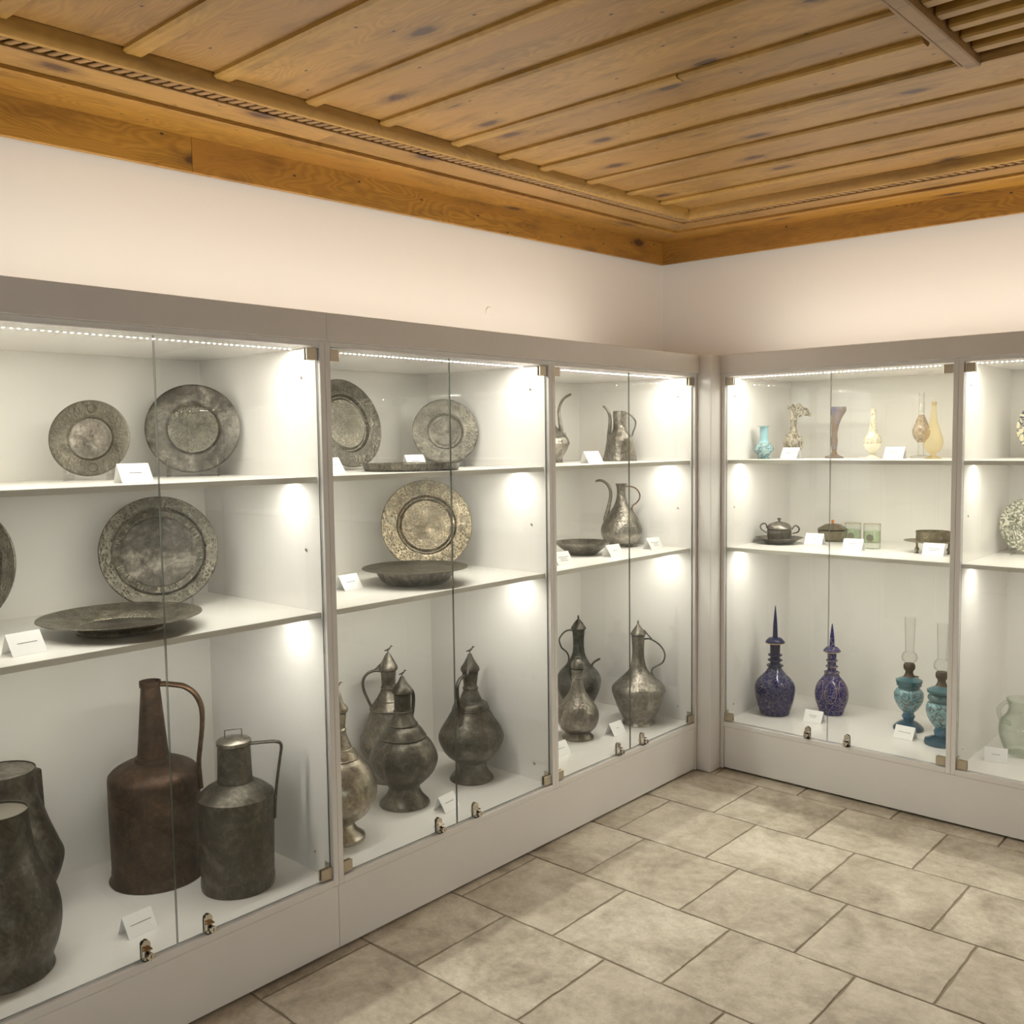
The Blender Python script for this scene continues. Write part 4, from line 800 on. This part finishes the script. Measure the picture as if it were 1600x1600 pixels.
d, o = start('c2e', 'long_spout_ewer', 'pear-shaped tinned ewer with swan-neck spout on middle shelf', 'ewer')
lathe('body', grounded(d['prof']), M_TINH, o, 56, open_t=0.002, depth=0.05)
hp = d['handle']; tube('handle', uz([(hp[0][0] - .01, hp[0][1])] + hp), 0.0038, M_COPPERH, o)
sp_ = d['spout']; tube('spout', uz([(sp_[0][0] + .012, sp_[0][1] - .03)] + sp_), [0.0155, 0.0130, 0.0105, 0.0085, 0.0078, 0.0074, 0.0070, 0.0066, 0.0055], M_TIN, o)
d, o = start('c2d', 'shallow_bowl', 'shallow grey metal bowl beside the swan-neck ewer', 'bowl')
lathe('bowl', [(0.05, 0.0), (0.066, 0.0015), (0.070, 0.006), (0.095, 0.026), (0.122, 0.047), (0.1254, 0.0520), (0.1254, 0.058), (0.119, 0.057), (0.095, 0.034), (0.06, 0.012), (0.0, 0.009)], M_TIN, o, 56, curve=False, smooth=50)

# --- round trays: shells built around local z, then tilted on their stands
def shell(parent, R, kind, mr, mw, mb=None):
    """rim ring and sunken well as two parts"""
    if kind == 'wide':  rim = [(0.53, -.060), (0.56, -.030), (0.585, -.012), (0.62, -.004), (0.95, 0.012), (0.985, 0.016), (1.0, 0.010)]; well = [(0, -.075), (0.40, -.075), (0.46, -.072), (0.50, -.062), (0.535, -.066)]
    elif kind == 'step': rim = [(0.765, -.035), (0.785, -.010), (0.80, 0.0), (0.83, .004), (0.965, 0.014), (0.985, 0.020), (1.0, 0.012)]; well = [(0, -.052), (0.59, -.052), (0.615, -.044), (0.635, -.050), (0.745, -.050), (0.77, -.034)]
    elif kind == 'raised': rim = [(0.62, -.075), (0.64, -.050), (0.66, -.012), (0.685, -.002), (0.72, 0.0), (0.96, 0.010), (0.985, 0.016), (1.0, 0.008)]; well = [(0, -.040), (0.30, -.042), (0.50, -.050), (0.545, -.042), (0.565, -.060), (0.60, -.080), (0.625, -.074)]
    else: rim = [(0.50, -.050), (0.53, -.022), (0.56, -.006), (0.60, 0.0), (0.95, 0.012), (0.985, 0.018), (1.0, 0.010)]; well = [(0, -.056), (0.36, -.056), (0.385, -.050), (0.41, -.058), (0.47, -.058), (0.505, -.048)]
    back = [(1.0, -.004), (0.96, -.006)]
    bm = bmesh.new(); bm_lathe(bm, [(r * R, z * R) for r, z in rim + back + [(r, z - 0.022) for r, z in reversed(rim[:-2])]], 72, 0, False, False)
    link('rim', finish('rim', bm, mr, 40), parent)
    bm = bmesh.new(); bm_lathe(bm, [(r * R, z * R) for r, z in well[1:]] , 64, 0, True, False)
    bm_lathe(bm, [(r * R, (z - 0.02) * R) for r, z in well[1:]], 64, 0, True, False)
    link('well', finish('well', bm, mw, 40), parent)
    if mb:
        bm = bmesh.new(); bm_lathe(bm, [(0.640 * R, -.0490 * R), (0.69 * R, -.0465 * R), (0.742 * R, -.0485 * R)], 72, 0, False, False)
        link('band', finish('band', bm, mb, 40), parent)
def seal(parent, R, ang, rr, m):
    a = math.radians(ang)
    bm = bmesh.new(); bm_lathe(bm, [(0.010, 0.0012), (0.0125, 0.0022), (0.0135, 0.0012), (0.0142, 0.0)], 24, 0, True, False)
    link('seal', finish('seal', bm, m, 30), parent, (R * rr * math.cos(a), R * rr * math.sin(a), 0.008 * R))
def standing(name, c, R, az, tilt, kind, mr, mw, label, z, cat='tray', slabel=None, seals=(), mb=None):
    az, tilt = math.radians(az), math.radians(tilt)
    n = Vector((math.cos(az) * math.cos(tilt), math.sin(az) * math.cos(tilt), math.sin(tilt)))
    u = Vector((-math.sin(az), math.cos(az), 0)); v = n.cross(u)
    c = Vector((c[0], c[1], z + 0.0125 + R * math.cos(tilt)))
    o = empty(name, c, 0, label, cat)
    o.rotation_mode = 'XYZ'; o.rotation_euler = Matrix((u, v, n)).transposed().to_euler()
    shell(o, R, kind, mr, mw, mb)
    for a in seals: seal(o, R, a, 0.78, mr)
    # clear acrylic easel: two hooked feet and a cross bar
    foot = Vector((c.x, c.y, z + 0.0006)) - Vector((math.cos(az), math.sin(az), 0)) * (R * math.sin(tilt) * -1.0)
    bx = c - v * R                                        # lowest point of the rim
    s = empty('plate_stand', (bx.x, bx.y, z + 0.0006), az, slabel, 'plate stand', 'clear acrylic plate stands')
    t = math.tan(tilt)
    for sy in (-1, 1):
        yy = sy * R * 0.52; dz = R * (1 - math.sqrt(1 - 0.52 ** 2)) * math.cos(tilt) + 0.0125
        xo = -R * (1 - math.sqrt(1 - 0.52 ** 2)) * math.sin(tilt)
        k = 0.012
        pts = [(0.035 + xo, 0.0), (0.031 + xo, dz + 0.022), (0.026 + xo, dz + 0.024), (0.022 + xo, dz + 0.004), (0.010 + xo, dz - 0.012), (-0.022 + xo, dz - 0.011), (-0.030 + xo - t * 0.07, dz + 0.07), (-0.036 + xo - t * 0.07, dz + 0.068), (-0.060 + xo, 0.0)]
        pts = [(x, max(zz, 0.0) if zz > 0.0005 else 0.0) for x, zz in pts]
        bm = bmesh.new(); a = [bm.verts.new((x, yy - 0.0025, zz)) for x, zz in pts]; b = [bm.verts.new((x, yy + 0.0025, zz)) for x, zz in pts]; m_ = len(pts)
        for i in range(m_): bm.faces.new((a[i], a[(i + 1) % m_], b[(i + 1) % m_], b[i]))
        bm.faces.new(a); bm.faces.new(b)
        link('arm', finish('arm', bm, M_ACRYL), s)
    box('crossbar', -0.050, -0.045, -R * 0.52, R * 0.52, 0.004, 0.016, M_ACRYL, s)
    return o
standing('engraved_tray', (-0.50, -2.755), 0.117, -40, 12, 'wide', M_ENGL, M_TIN, 'pale grey tray with two round seals, upper left shelf', Z2, slabel='clear stand under the pale sealed tray', seals=(86, -82))
standing('engraved_tray', (-0.50, -2.415), 0.149, -34, 14, 'wide', M_TIND, M_ENGD, 'dark round tray with lighter centre on upper shelf left of the frame', Z2, slabel='clear stand under the dark tray with lighter centre')
standing('stepped_tray', (-0.505, -2.546), 0.181, -28, 18, 'step', M_ENGD, M_TIND, 'large grey tray with a lettered step around its plain centre', Z1, slabel='clear stand under the large stepped tray', mb=M_LETTER)
standing('engraved_tray', (-0.50, -3.162), 0.186, -45, 14, 'step', M_ENGD, M_ENGD, 'dark tray cut off by the left edge of the picture', Z1, slabel='clear stand at the left edge of the picture', mb=M_ENGD)
standing('engraved_tray', (-0.50, -1.783), 0.171, 3, 14, 'raised', M_ENGD, M_ENG, 'chased tray with a raised boss beside the cabinet frame', Z2, slabel='clear stand under the chased tray by the frame')
standing('engraved_tray', (-0.45, -1.316), 0.136, -38, 13, 'narrow', M_ENGL, M_ENGL, 'pale silvery tray on the upper shelf of the middle cabinet', Z2, slabel='clear stand under the pale silvery tray')
standing('gilt_tray', (-0.45, -1.430), 0.184, -38, 15, 'raised', M_ENGB, M_ENGB, 'shiny gilded chased tray on the middle shelf behind a basin', Z1, slabel='clear stand under the gilded tray')
standing('painted_plate', (1.352, 0.50), 0.122, -88, 8, 'narrow', M_YELLOWGL, M_YELLOWGL, 'cream plate with navy strokes at the upper right edge', Z2, 'plate', 'clear stand under the cream and navy plate')
standing('transfer_plate', (1.290, 0.51), 0.120, -84, 12, 'narrow', M_FLOWER, M_FLOWER, 'cream plate with green leaf print at the right edge', Z1, 'plate', 'clear stand under the green leaf plate')
# lying trays
def lying(key, name, label, cat, prof, mats, split):
    d, o = start(key, name, label, cat)
    for nm, q, m in zip(split, prof, mats):
        bm = bmesh.new(); bm_lathe(bm, q, 72, 0, q[0][0] > 1e-4 and nm != 'rim', False); link(nm, finish(nm, bm, m, 40), o)
    return o
_o = lying('a2dish', 'wide_dish', 'wide dark copper dish lying on the shelf before the stepped tray', 'dish',
      [[(0.118, 0.0), (0.126, 0.002), (0.122, 0.008), (0.128, 0.018), (0.175, 0.030), (0.228, 0.0415), (0.2345, 0.0440), (0.2335, 0.0462), (0.227, 0.0445), (0.175, 0.0335), (0.130, 0.0215), (0.124, 0.014)], [(0.125, 0.0145), (0.118, 0.0085), (0.06, 0.0075)], ], [M_ENG, M_TIN], ['rim', 'well'])
_o.location.x = -0.253; _o.scale = (0.94, 0.94, 0.94)
lying('tray', 'rimmed_tray', 'flat tray with an upright chased edge on the upper shelf', 'tray',
      [[(0.165, 0.0), (0.1690, 0.002), (0.1735, 0.012), (0.1752, 0.0245), (0.1770, 0.0262), (0.1735, 0.0255), (0.170, 0.012), (0.164, 0.004)], [(0.1655, 0.0036), (0.08, 0.0034)]], [M_ENGD, M_ENG], ['rim', 'well'])
lying('b2bowl', 'wide_rim_basin', 'grey basin with wide flat rim in front of the gilded tray', 'basin',
      [[(0.143, 0.0500), (0.150, 0.0532), (0.190, 0.0570), (0.1965, 0.0585), (0.1960, 0.0602), (0.189, 0.0590), (0.150, 0.0556), (0.140, 0.0535)], [(0.1405, 0.0535), (0.135, 0.030), (0.118, 0.012), (0.095, 0.008), (0.05, 0.008)], [(0.095, 0.0), (0.110, 0.002), (0.128, 0.014), (0.141, 0.036), (0.1445, 0.0505)]], [M_ENGL, M_ENGL, M_TIN], ['rim', 'well', 'body'])

# --- coloured glass, right cabinet
def vase(key, name, label, parts, cat='vase', seg=48, **kw):
    d, o = start(key, name, label, cat); pr = grounded(d['prof']); H = pr[-1][1]
    cuts = [0.0] + [c for _, _, c in parts]
    for i, (nm, m, c) in enumerate(parts):
        a = cuts[i] * H - 1e-5; b = c * H + 1e-5; q = []
        for (r0, z0), (r1, z1) in zip(pr, pr[1:]):
            for zc in (cuts[i] * H, c * H):
                if min(z0, z1) < zc < max(z0, z1): q.append((r0 + (r1 - r0) * (zc - z0) / (z1 - z0), zc))
        q += [p for p in pr if a <= p[1] <= b]; q = sorted(set(q), key=lambda p: (round(p[1], 5)))
        lathe(nm, q, m, o, seg, cap0=(i == 0), cap1=False, open_t=(0.0012 if i == len(parts) - 1 else 0.0), **kw)
    return d, o
d, o = vase('v_blue', 'blue_vase', 'small pale blue vase with a swirled round belly', [('body', M_SKYS, 0.50), ('neck', M_SKY, 1.0)])
d, o = start('v_purple', 'purple_vase', 'iridescent purple vase with a torn flared mouth', 'vase'); pr = grounded(d['prof'])
lathe('body', pr, M_IRID, o, 48, open_t=0.0015, depth=0.12, ripple=lambda a, r, z: 1 + (0.58 * math.cos(a) + 0.10 * math.cos(3 * a + 1)) * max(0, (z - 0.12) / 0.125) if z > 0.12 else 1.0)
d, o = start('v_grey', 'marbled_vase', 'brown marbled glass vase with a ruffled drooping mouth', 'vase'); pr = grounded(d['prof'])
body = [p for p in pr if p[1] < 0.20]
lathe('body', body, M_MARB, o, 48, cap1=False)
bm = bmesh.new(); seg = 72; rings = []
r0, z0 = body[-1]
for j in range(12):
    t = j / 11; ring = []; e = t ** 1.7
    for i in range(seg):
        a = 2 * PI * i / seg; ca, sa = math.cos(a), math.sin(a)
        zt = 0.252 + 0.016 * sa - 0.034 * max(0.0, ca) ** 1.6 + 0.006 * math.sin(9 * a + 0.6)
        z = z0 + (zt - z0) * math.sin(min(t * 1.12, 1.0) * PI / 2) - (0.006 * max(0.0, ca) * max(0, t - 0.8) * 5)
        ring.append(bm.verts.new((0.027 * e + (r0 + (0.056 - r0) * e) * ca * (1 + 0.05 * e * math.cos(9 * a)), (r0 + (0.036 - r0) * e) * sa * (1 + 0.08 * e * math.cos(9 * a)), z)))
    rings.append(ring)
for j in range(11):
    for i in range(seg): bm.faces.new((rings[j][i], rings[j][(i + 1) % seg], rings[j + 1][(i + 1) % seg], rings[j + 1][i]))
link('mouth', finish('mouth', bm, M_MARB, 60), o)['label'] = 'ruffled glass mouth leaning to the right'
vase('v_white', 'milk_glass_bottle', 'cream glass sprinkler bottle with gilded pattern', [('foot', M_MILKP, 0.30), ('body', M_MILK, 1.0)], 'bottle')
vase('v_clear', 'gilt_bottle', 'tall clear glass bottle with a brown gilded belly', [('foot', M_CLEAR, 0.24), ('body', M_GILT, 0.66), ('neck', M_CLEAR, 1.0)], 'bottle')
d, o = vase('v_amber', 'amber_bottle', 'amber glass drop-shaped bottle on a round foot', [('body', M_AMBER, 0.93), ('lip', M_GOLD, 1.0)], 'bottle')
# middle shelf
d, o = start('sugar_saucer', 'saucer', 'lobed grey saucer under the lidded sugar bowl', 'saucer')
lathe('dish', [(0.066, 0.0), (0.0715, 0.0015), (0.0735, 0.006), (0.088, 0.016), (0.110, 0.0262), (0.1142, 0.0275), (0.1142, 0.0290), (0.108, 0.0285), (0.085, 0.0185), (0.060, 0.0135), (0.0, 0.0130)], M_TIN, o, 64, curve=False, smooth=50, ripple=lambda a, r, z: 1 + 0.022 * math.cos(8 * a) * (r / 0.114) ** 4)
sd, o2 = start('sugar_bowl', 'sugar_bowl', 'dark silver lidded sugar bowl with two scroll handles', 'bowl', z=Z1 + 0.0132)
pr = [(r, z - 0.0142) for r, z in sd['prof']]; pr = grounded(pr)
lathe('body', pr[:-9], M_ENGD, o2, 48); lathe('lid', [(pr[-9][0] * .95, pr[-9][1] - .001)] + pr[-9:-5], M_TIN, o2, 48); lathe('knob', pr[-6:], M_TIN, o2, 24)
for k, ph in (('h1', 0.0), ('h2', 0.0)):
    h = [(u, z - 0.0142) for u, z in sd[k]]; tube('handle', uz(h, ph), [0.0030, 0.0036, 0.004, 0.004, 0.0036, 0.003, 0.0028], M_TIND, o2, seg=8)
d, o = start('box', 'lidded_box', 'octagonal bronze box with an orange bead on its lid', 'box'); pr = grounded(d['prof'])
lathe('body', pr[:-4], M_BOX, o, 8, smooth=20, curve=False); lathe('lid', [(pr[-4][0] * .9, pr[-4][1] - .002)] + pr[-4:], M_BOX, o, 8, smooth=20, curve=False)
zt = pr[-1][1]; lathe('knob', [(0.004, zt), (0.0072, zt + 0.004), (0.0060, zt + 0.009), (0.0078, zt + 0.013), (0.0070, zt + 0.018), (0.002, zt + 0.0205)], M_ORANGE, o, 20)
for key, lb in (('glass_f', 'green tumbler with a round seal, in front'), ('glass_b', 'green tumbler behind a white card, next to the bronze box')):
    d, o = start(key, 'tumbler', lb, 'glass', 'pair of green tumblers'); r = d['prof'][0][0]; h = d['prof'][-1][1]
    lathe('base', [(r * .93, 0.0), (r, 0.004), (r, h * 0.25), (r * .93, h * 0.25)], M_TUMBLER, o, 40, curve=False)
    lathe('tint', [(r * .985, h * 0.25), (r * .985, h * 0.72)], M_GREENTINT, o, 40, curve=False, cap0=False, cap1=False)['label'] = 'green tinted band'
    lathe('rim', [(r, h * 0.25), (r, h - .001), (r * .99, h), (r * .96, h - .001)], M_TUMBLER, o, 40, curve=False, cap0=False, cap1=False)
    lathe('lip', [(r * 0.97, h - .0008), (r * 1.012, h - .0008), (r * 1.012, h + .0012), (r * 0.97, h + .0012)], M_GOLD, o, 40, curve=False, cap0=False, cap1=False)
    bm = bmesh.new(); bm_lathe(bm, [(r * 0.42, 0.0), (r * 0.44, 0.0014), (r * 0.30, 0.002)], 24, 0, False, True)
    s_ = link('seal', finish('seal', bm, M_GREENDISC, 40), o, (-0.25 * r, -r * 0.972, h * 0.46)); s_.rotation_euler = (PI / 2, 0, -0.25)
d, o = start('footed', 'footed_dish', 'bronze bowl on an oval dish with ball feet, beside the cabinet frame', 'dish')
lathe('dish', [(0.060, 0.0470), (0.085, 0.0462), (0.118, 0.0505), (0.1222, 0.0523), (0.1218, 0.0540), (0.110, 0.0525), (0.0, 0.0490)], M_BOX, o, 64, curve=False, smooth=50, sy=0.8)
lathe('bowl', [(0.066, 0.0495), (0.0705, 0.0510), (0.0715, 0.058), (0.0712, 0.090), (0.0735, 0.0935), (0.0735, 0.0955), (0.0695, 0.0948), (0.0695, 0.056), (0.0, 0.0545)], M_BOX, o, 48, curve=False, smooth=40)
for a in (-2.45, -0.70, 1.57):
    fx, fy = 0.085 * math.cos(a), 0.085 * math.sin(a) * 0.8
    lathe('foot', [(0.0085, 0.0), (0.009, 0.003), (0.004, 0.007), (0.0095, 0.014), (0.0098, 0.021), (0.005, 0.028), (0.0042, 0.047)], M_BOX, o, 20, loc=(fx, fy, 0))
for a in (-2.0, -1.15):
    bm = bmesh.new(); bm_tube(bm, [(-0.008, 0, 0.004), (-0.005, -0.002, -0.003), (0, -0.003, -0.006), (0.005, -0.002, -0.003), (0.008, 0, 0.004)], 0.0014, 6, n=3)
    e_ = link('boss', finish('boss', bm, M_TINB, 40), o, (0.0722 * math.cos(a), 0.0722 * math.sin(a), 0.074)); e_.rotation_euler = (0, 0, a + PI / 2)
# floor: cobalt bottles and lamps
for key, lb, m, mneck, g in (('blue1', 'larger cobalt blue decanter with a spike stopper, left', M_COBALT, M_BLUEEN, 1.0), ('blue2', 'smaller cobalt blue decanter with white enamel medallions', M_COBALT2, M_COBALT2, 1.0)):
    d, o = start(key, 'cobalt_decanter', lb, 'decanter'); pr = grounded(d['prof'])
    nb = 10 if key == 'blue1' else 10
    nr = [q for q in pr if q[1] > 0.17]
    k = next(i for i, q in enumerate(pr) if i > 6 and pr[i + 1][0] > q[0])   # foot of the first ring on the neck
    lathe('body', pr[:k + 1], m, o, 56, cap1=False)
    rn = min(q[0] for q in pr[k:-3]); zl = pr[-5][1]
    lathe('neck', [(pr[k][0] * 0.98, pr[k][1] - 0.001), (rn, pr[k][1] + 0.012), (rn, zl - 0.004)], mneck, o, 40, cap0=False, cap1=False)
    def torus(nm, rr, tt, zz, mm): return lathe(nm, [(rr + tt * math.cos(q), zz + tt * 0.8 * math.sin(q)) for q in [2 * PI * i / 12 for i in range(13)]], mm, o, 48, cap0=False, cap1=False, curve=False, smooth=80)
    tops = [i for i in range(k + 1, len(pr) - 6) if pr[i][0] >= pr[i - 1][0] and pr[i][0] > pr[i + 1][0]]
    for i in tops:
        t_ = 0.0062 if key == 'blue1' else 0.0042
        torus('ring', pr[i][0] - t_, t_, pr[i][1], mneck)
        torus('gilt_line', pr[i][0] - 0.0006, 0.0009, pr[i][1] - 0.002, M_GOLD) if key == 'blue2' else None
    lw_ = max(q[0] for q in pr[-6:-2])
    lathe('lip', [(rn, zl - 0.005), (lw_ * 0.8, zl - 0.001), (lw_, zl + 0.006), (lw_ * 0.97, zl + 0.011), (lw_ * 0.6, pr[-2][1] + 0.004), (0.013, pr[-2][1] + 0.006)], mneck, o, 48, cap0=False, cap1=True)
    torus('gilt_line', lw_ - 0.001, 0.0022, zl + 0.004, M_GOLD)
    s0, s1 = d['spike']; r0 = 0.0128
    bs = pr[-2:]; lathe('stopper', [(r0, bs[0][1]), (r0, s0[1] + .002), (r0 * .82, s0[1] + (s1[1] - s0[1]) * .4), (r0 * .45, s0[1] + (s1[1] - s0[1]) * .75), (0.0018, s1[1])], M_BLUEEN if key == 'blue1' else M_COBALT2, o, 12, curve=False, smooth=25)
    if key == 'blue2':
        for a in (-1.62, -0.75, -2.5):          # gilt medallion outlines that follow the belly
            pts = []
            for i in range(25):
                t = 2 * PI * i / 24; zz = 0.118 + 0.052 * math.sin(t); aa = a + 0.36 * math.cos(t)
                rr = next((pr[j][0] + (pr[j + 1][0] - pr[j][0]) * (zz - pr[j][1]) / (pr[j + 1][1] - pr[j][1]) for j in range(len(pr) - 1) if pr[j][1] <= zz <= pr[j + 1][1]), 0.08)
                pts.append((rr * math.cos(aa), rr * math.sin(aa), zz))
            tube('medallion', pts, 0.0011, M_GOLD, o, n=1, seg=6)
lp = OBJ['lamp1']
for key, lb in (('lamp1', 'turquoise oil lamp with glass chimney, behind a white card'), ('lamp2', 'turquoise oil lamp half hidden behind the cabinet frame')):
    d, o = start(key, 'oil_lamp', lb, 'oil lamp', 'pair of turquoise oil lamps'); pr = grounded(d['prof'])
    n = len(pr)
    def cut(z0, z1): return [q for q in pr if z0 - 1e-4 <= q[1] <= z1 + 1e-4]
    zk = [pr[4][1], pr[8][1], pr[14][1]]
    i1 = next(i for i in range(3, n) if pr[i][0] > pr[i - 1][0])       # waist above the foot
    i2 = max(range(n), key=lambda i: pr[i][0] if 0.10 < pr[i][1] < 0.20 else 0) + 1
    lathe('foot', pr[:i1], M_TURQF, o, 48, cap1=False); lathe('stem', pr[i1 - 1:i1 + 4], M_TURQB, o, 48, cap0=False, cap1=False)
    lathe('reservoir', pr[i1 + 3:i2 + 2], M_TURQ, o, 48, cap0=False, cap1=False); lathe('collar', pr[i2 + 1:], M_TURQG, o, 48, cap0=False)
    s = pr[-1][1] - lp['prof'][-1][1]
    b = [(q[2], q[1] + s) for q in lp['burner']]
    lathe('burner', [(0.030, b[0][1] - .004), (0.024, b[0][1] + .004), (b[1][0], b[1][1] - .006), (b[1][0], b[1][1] + .002), (b[2][0], b[2][1] - .006), (b[2][0], b[2][1] + .010), (b[3][0], b[3][1])], M_BRONZE, o, 32, curve=False)
    tube('wick_knob', [(0.02, -.01, b[0][1] + .008), (0.040, -.02, b[0][1] + .008)], 0.003, M_BRONZE, o, n=2)
    c_ = [(q[2], q[1] + s) for q in lp['chimney']]
    lathe('chimney', [(c_[0][0] * .85, c_[0][1] - .002), (c_[0][0], c_[0][1] + .004), ((c_[0][0] + c_[1][0]) / 2 * 1.12, (c_[0][1] + c_[1][1]) / 2), (c_[1][0], c_[1][1]), (c_[1][0] * .86, c_[1][1] + .018), (c_[2][0] * 1.05, c_[2][1] - .004), (c_[2][0], c_[2][1] + .008), (c_[3][0], c_[3][1])], M_CLEAR, o, 40, cap0=False, cap1=False)
# right-hand cabinet: green jug
d, o = start('ejug', 'green_glass_jug', 'pale green bubbled glass jug with a looped handle', 'jug'); pr = grounded(d['prof'])
lathe('body', pr, M_GREENGL, o, 56, cap1=False, open_t=0.004)
hp = d['handle']; tube('handle', uz(hp + [(hp[-1][0] + .012, hp[-1][1] - .012)]), [0.009, 0.0085, 0.0082, 0.0085, 0.009, 0.0095, 0.009, 0.006], M_GREENGL, o, flat=1.3)

# ---------------------------------------------------------------- printed cards
def card(x, y, z, ang, lines, label):
    w, l, t = 0.088, 0.063, math.radians(33)
    o = empty('label_card', (x, y, z + 0.0005), math.radians(ang), label, 'card', 'white caption cards in the cabinets')
    th = 0.0005; h = l * math.cos(t); b = l * math.sin(t)
    def leaf(name, p0, p1):
        bm = bmesh.new(); dx = Vector((0, p1[0] - p0[0], p1[1] - p0[1])).normalized(); nn = Vector((0, -dx.z, dx.y)) * th
        vs = []
        for off in (Vector(), nn):
            for xx, (yy, zz) in ((-w / 2, p0), (w / 2, p0), (w / 2, p1), (-w / 2, p1)): vs.append(bm.verts.new(Vector((xx, yy, zz)) + off))
        for f in ((0, 1, 2, 3), (4, 5, 6, 7), (0, 1, 5, 4), (1, 2, 6, 5), (2, 3, 7, 6), (3, 0, 4, 7)): bm.faces.new([vs[i] for i in f])
        return link(name, finish(name, bm, M_PAPER), o)
    leaf('front_leaf', (0.0, 0.0), (b, h)); leaf('back_leaf', (b, h), (b + 0.022, 0.0))
    rnd = random.Random(int(x * 1000) + int(y * 777))
    bm = bmesh.new()
    for k, wid in enumerate(lines):
        s = 0.52 - 0.13 * k + (0.06 if len(lines) > 1 else 0)
        xx = -wid / 2
        while xx < wid / 2:
            g = rnd.uniform(0.0022, 0.006)
            yy, zz = b * s, h * s; e = 0.0011
            nrm = Vector((0, -math.cos(t), math.sin(t))) * 0.0008
            q = [bm.verts.new(Vector((a, yy + c * math.sin(t), zz + c * math.cos(t))) + nrm) for a, c in ((xx, -e), (xx + g, -e), (xx + g, e), (xx, e))]
            bm.faces.new(q); xx += g + 0.0009
    link('print', finish('print', bm, M_INK), o)
    return o
CARDS = [
 (-0.112, -2.800, Z2, 88, [.034], 'white caption card before the pale sealed tray'),
 (-0.125, -3.096, Z1, 97, [.046], 'white caption card left of the wide dark dish'),
 (-0.146, -2.824, Z0, 94, [.058], 'white caption card on the floor before the brown copper jug'),
 (-0.412, -1.503, Z2, 80, [.040], 'white caption card propped behind the rimmed tray'),
 (-0.225, -2.048, Z2, 97, [.040], 'white caption card mostly hidden by the frame before the chased tray'),
 (-0.302, -1.924, Z1, 94.7, [.038], 'white caption card left of the wide-rimmed basin'),
 (-0.122, -1.630, Z0, 96.7, [.046], 'white caption card on the floor behind the door gap of the ewer cabinet'),
 (-0.150, -0.690, Z2, 80, [.034], 'white caption card left of the flared pitcher'),
 (-0.122, -0.942, Z1, 83, [.054, .036, .04], 'white caption card before the shallow bowl'),
 (-0.106, -0.592, Z1, 84.7, [.026], 'white caption card before the swan-neck ewer'),
 (-0.130, -0.234, Z1, 82, [.054, .026, .03], 'white caption card right of the swan-neck ewer'),
 (-0.189, -0.882, Z0, 87.4, [.04], 'white caption card before the small ewer, cut by the frame'),
 (-0.172, -0.488, Z0, 86.3, [.018], 'white caption card before the hammered ewer'),
 (0.255, 0.33, Z2, -3, [.036, .042], 'white caption card before the marbled vase'),
 (0.763, 0.33, Z2, 2, [.040, .046], 'white caption card left of the gilded clear bottle'),
 (0.376, 0.354, Z1, 6, [.010], 'white caption card between the sugar bowl and the bronze box'),
 (0.626, 0.213, Z1, 6, [.034, .030], 'white caption card before the two tumblers'),
 (0.978, 0.225, Z1, 5, [.040, .034], 'white caption card before the footed dish'),
 (0.429, 0.246, Z0, 3.7, [.038, .026], 'white caption card before the smaller cobalt decanter'),
 (0.850, 0.268, Z0, -2.7, [.052], 'white caption card before the first oil lamp'),
 (1.257, 0.202, Z0, 14, [.03], 'white caption card left of the green glass jug'),
]
for c_ in CARDS: card(*c_)
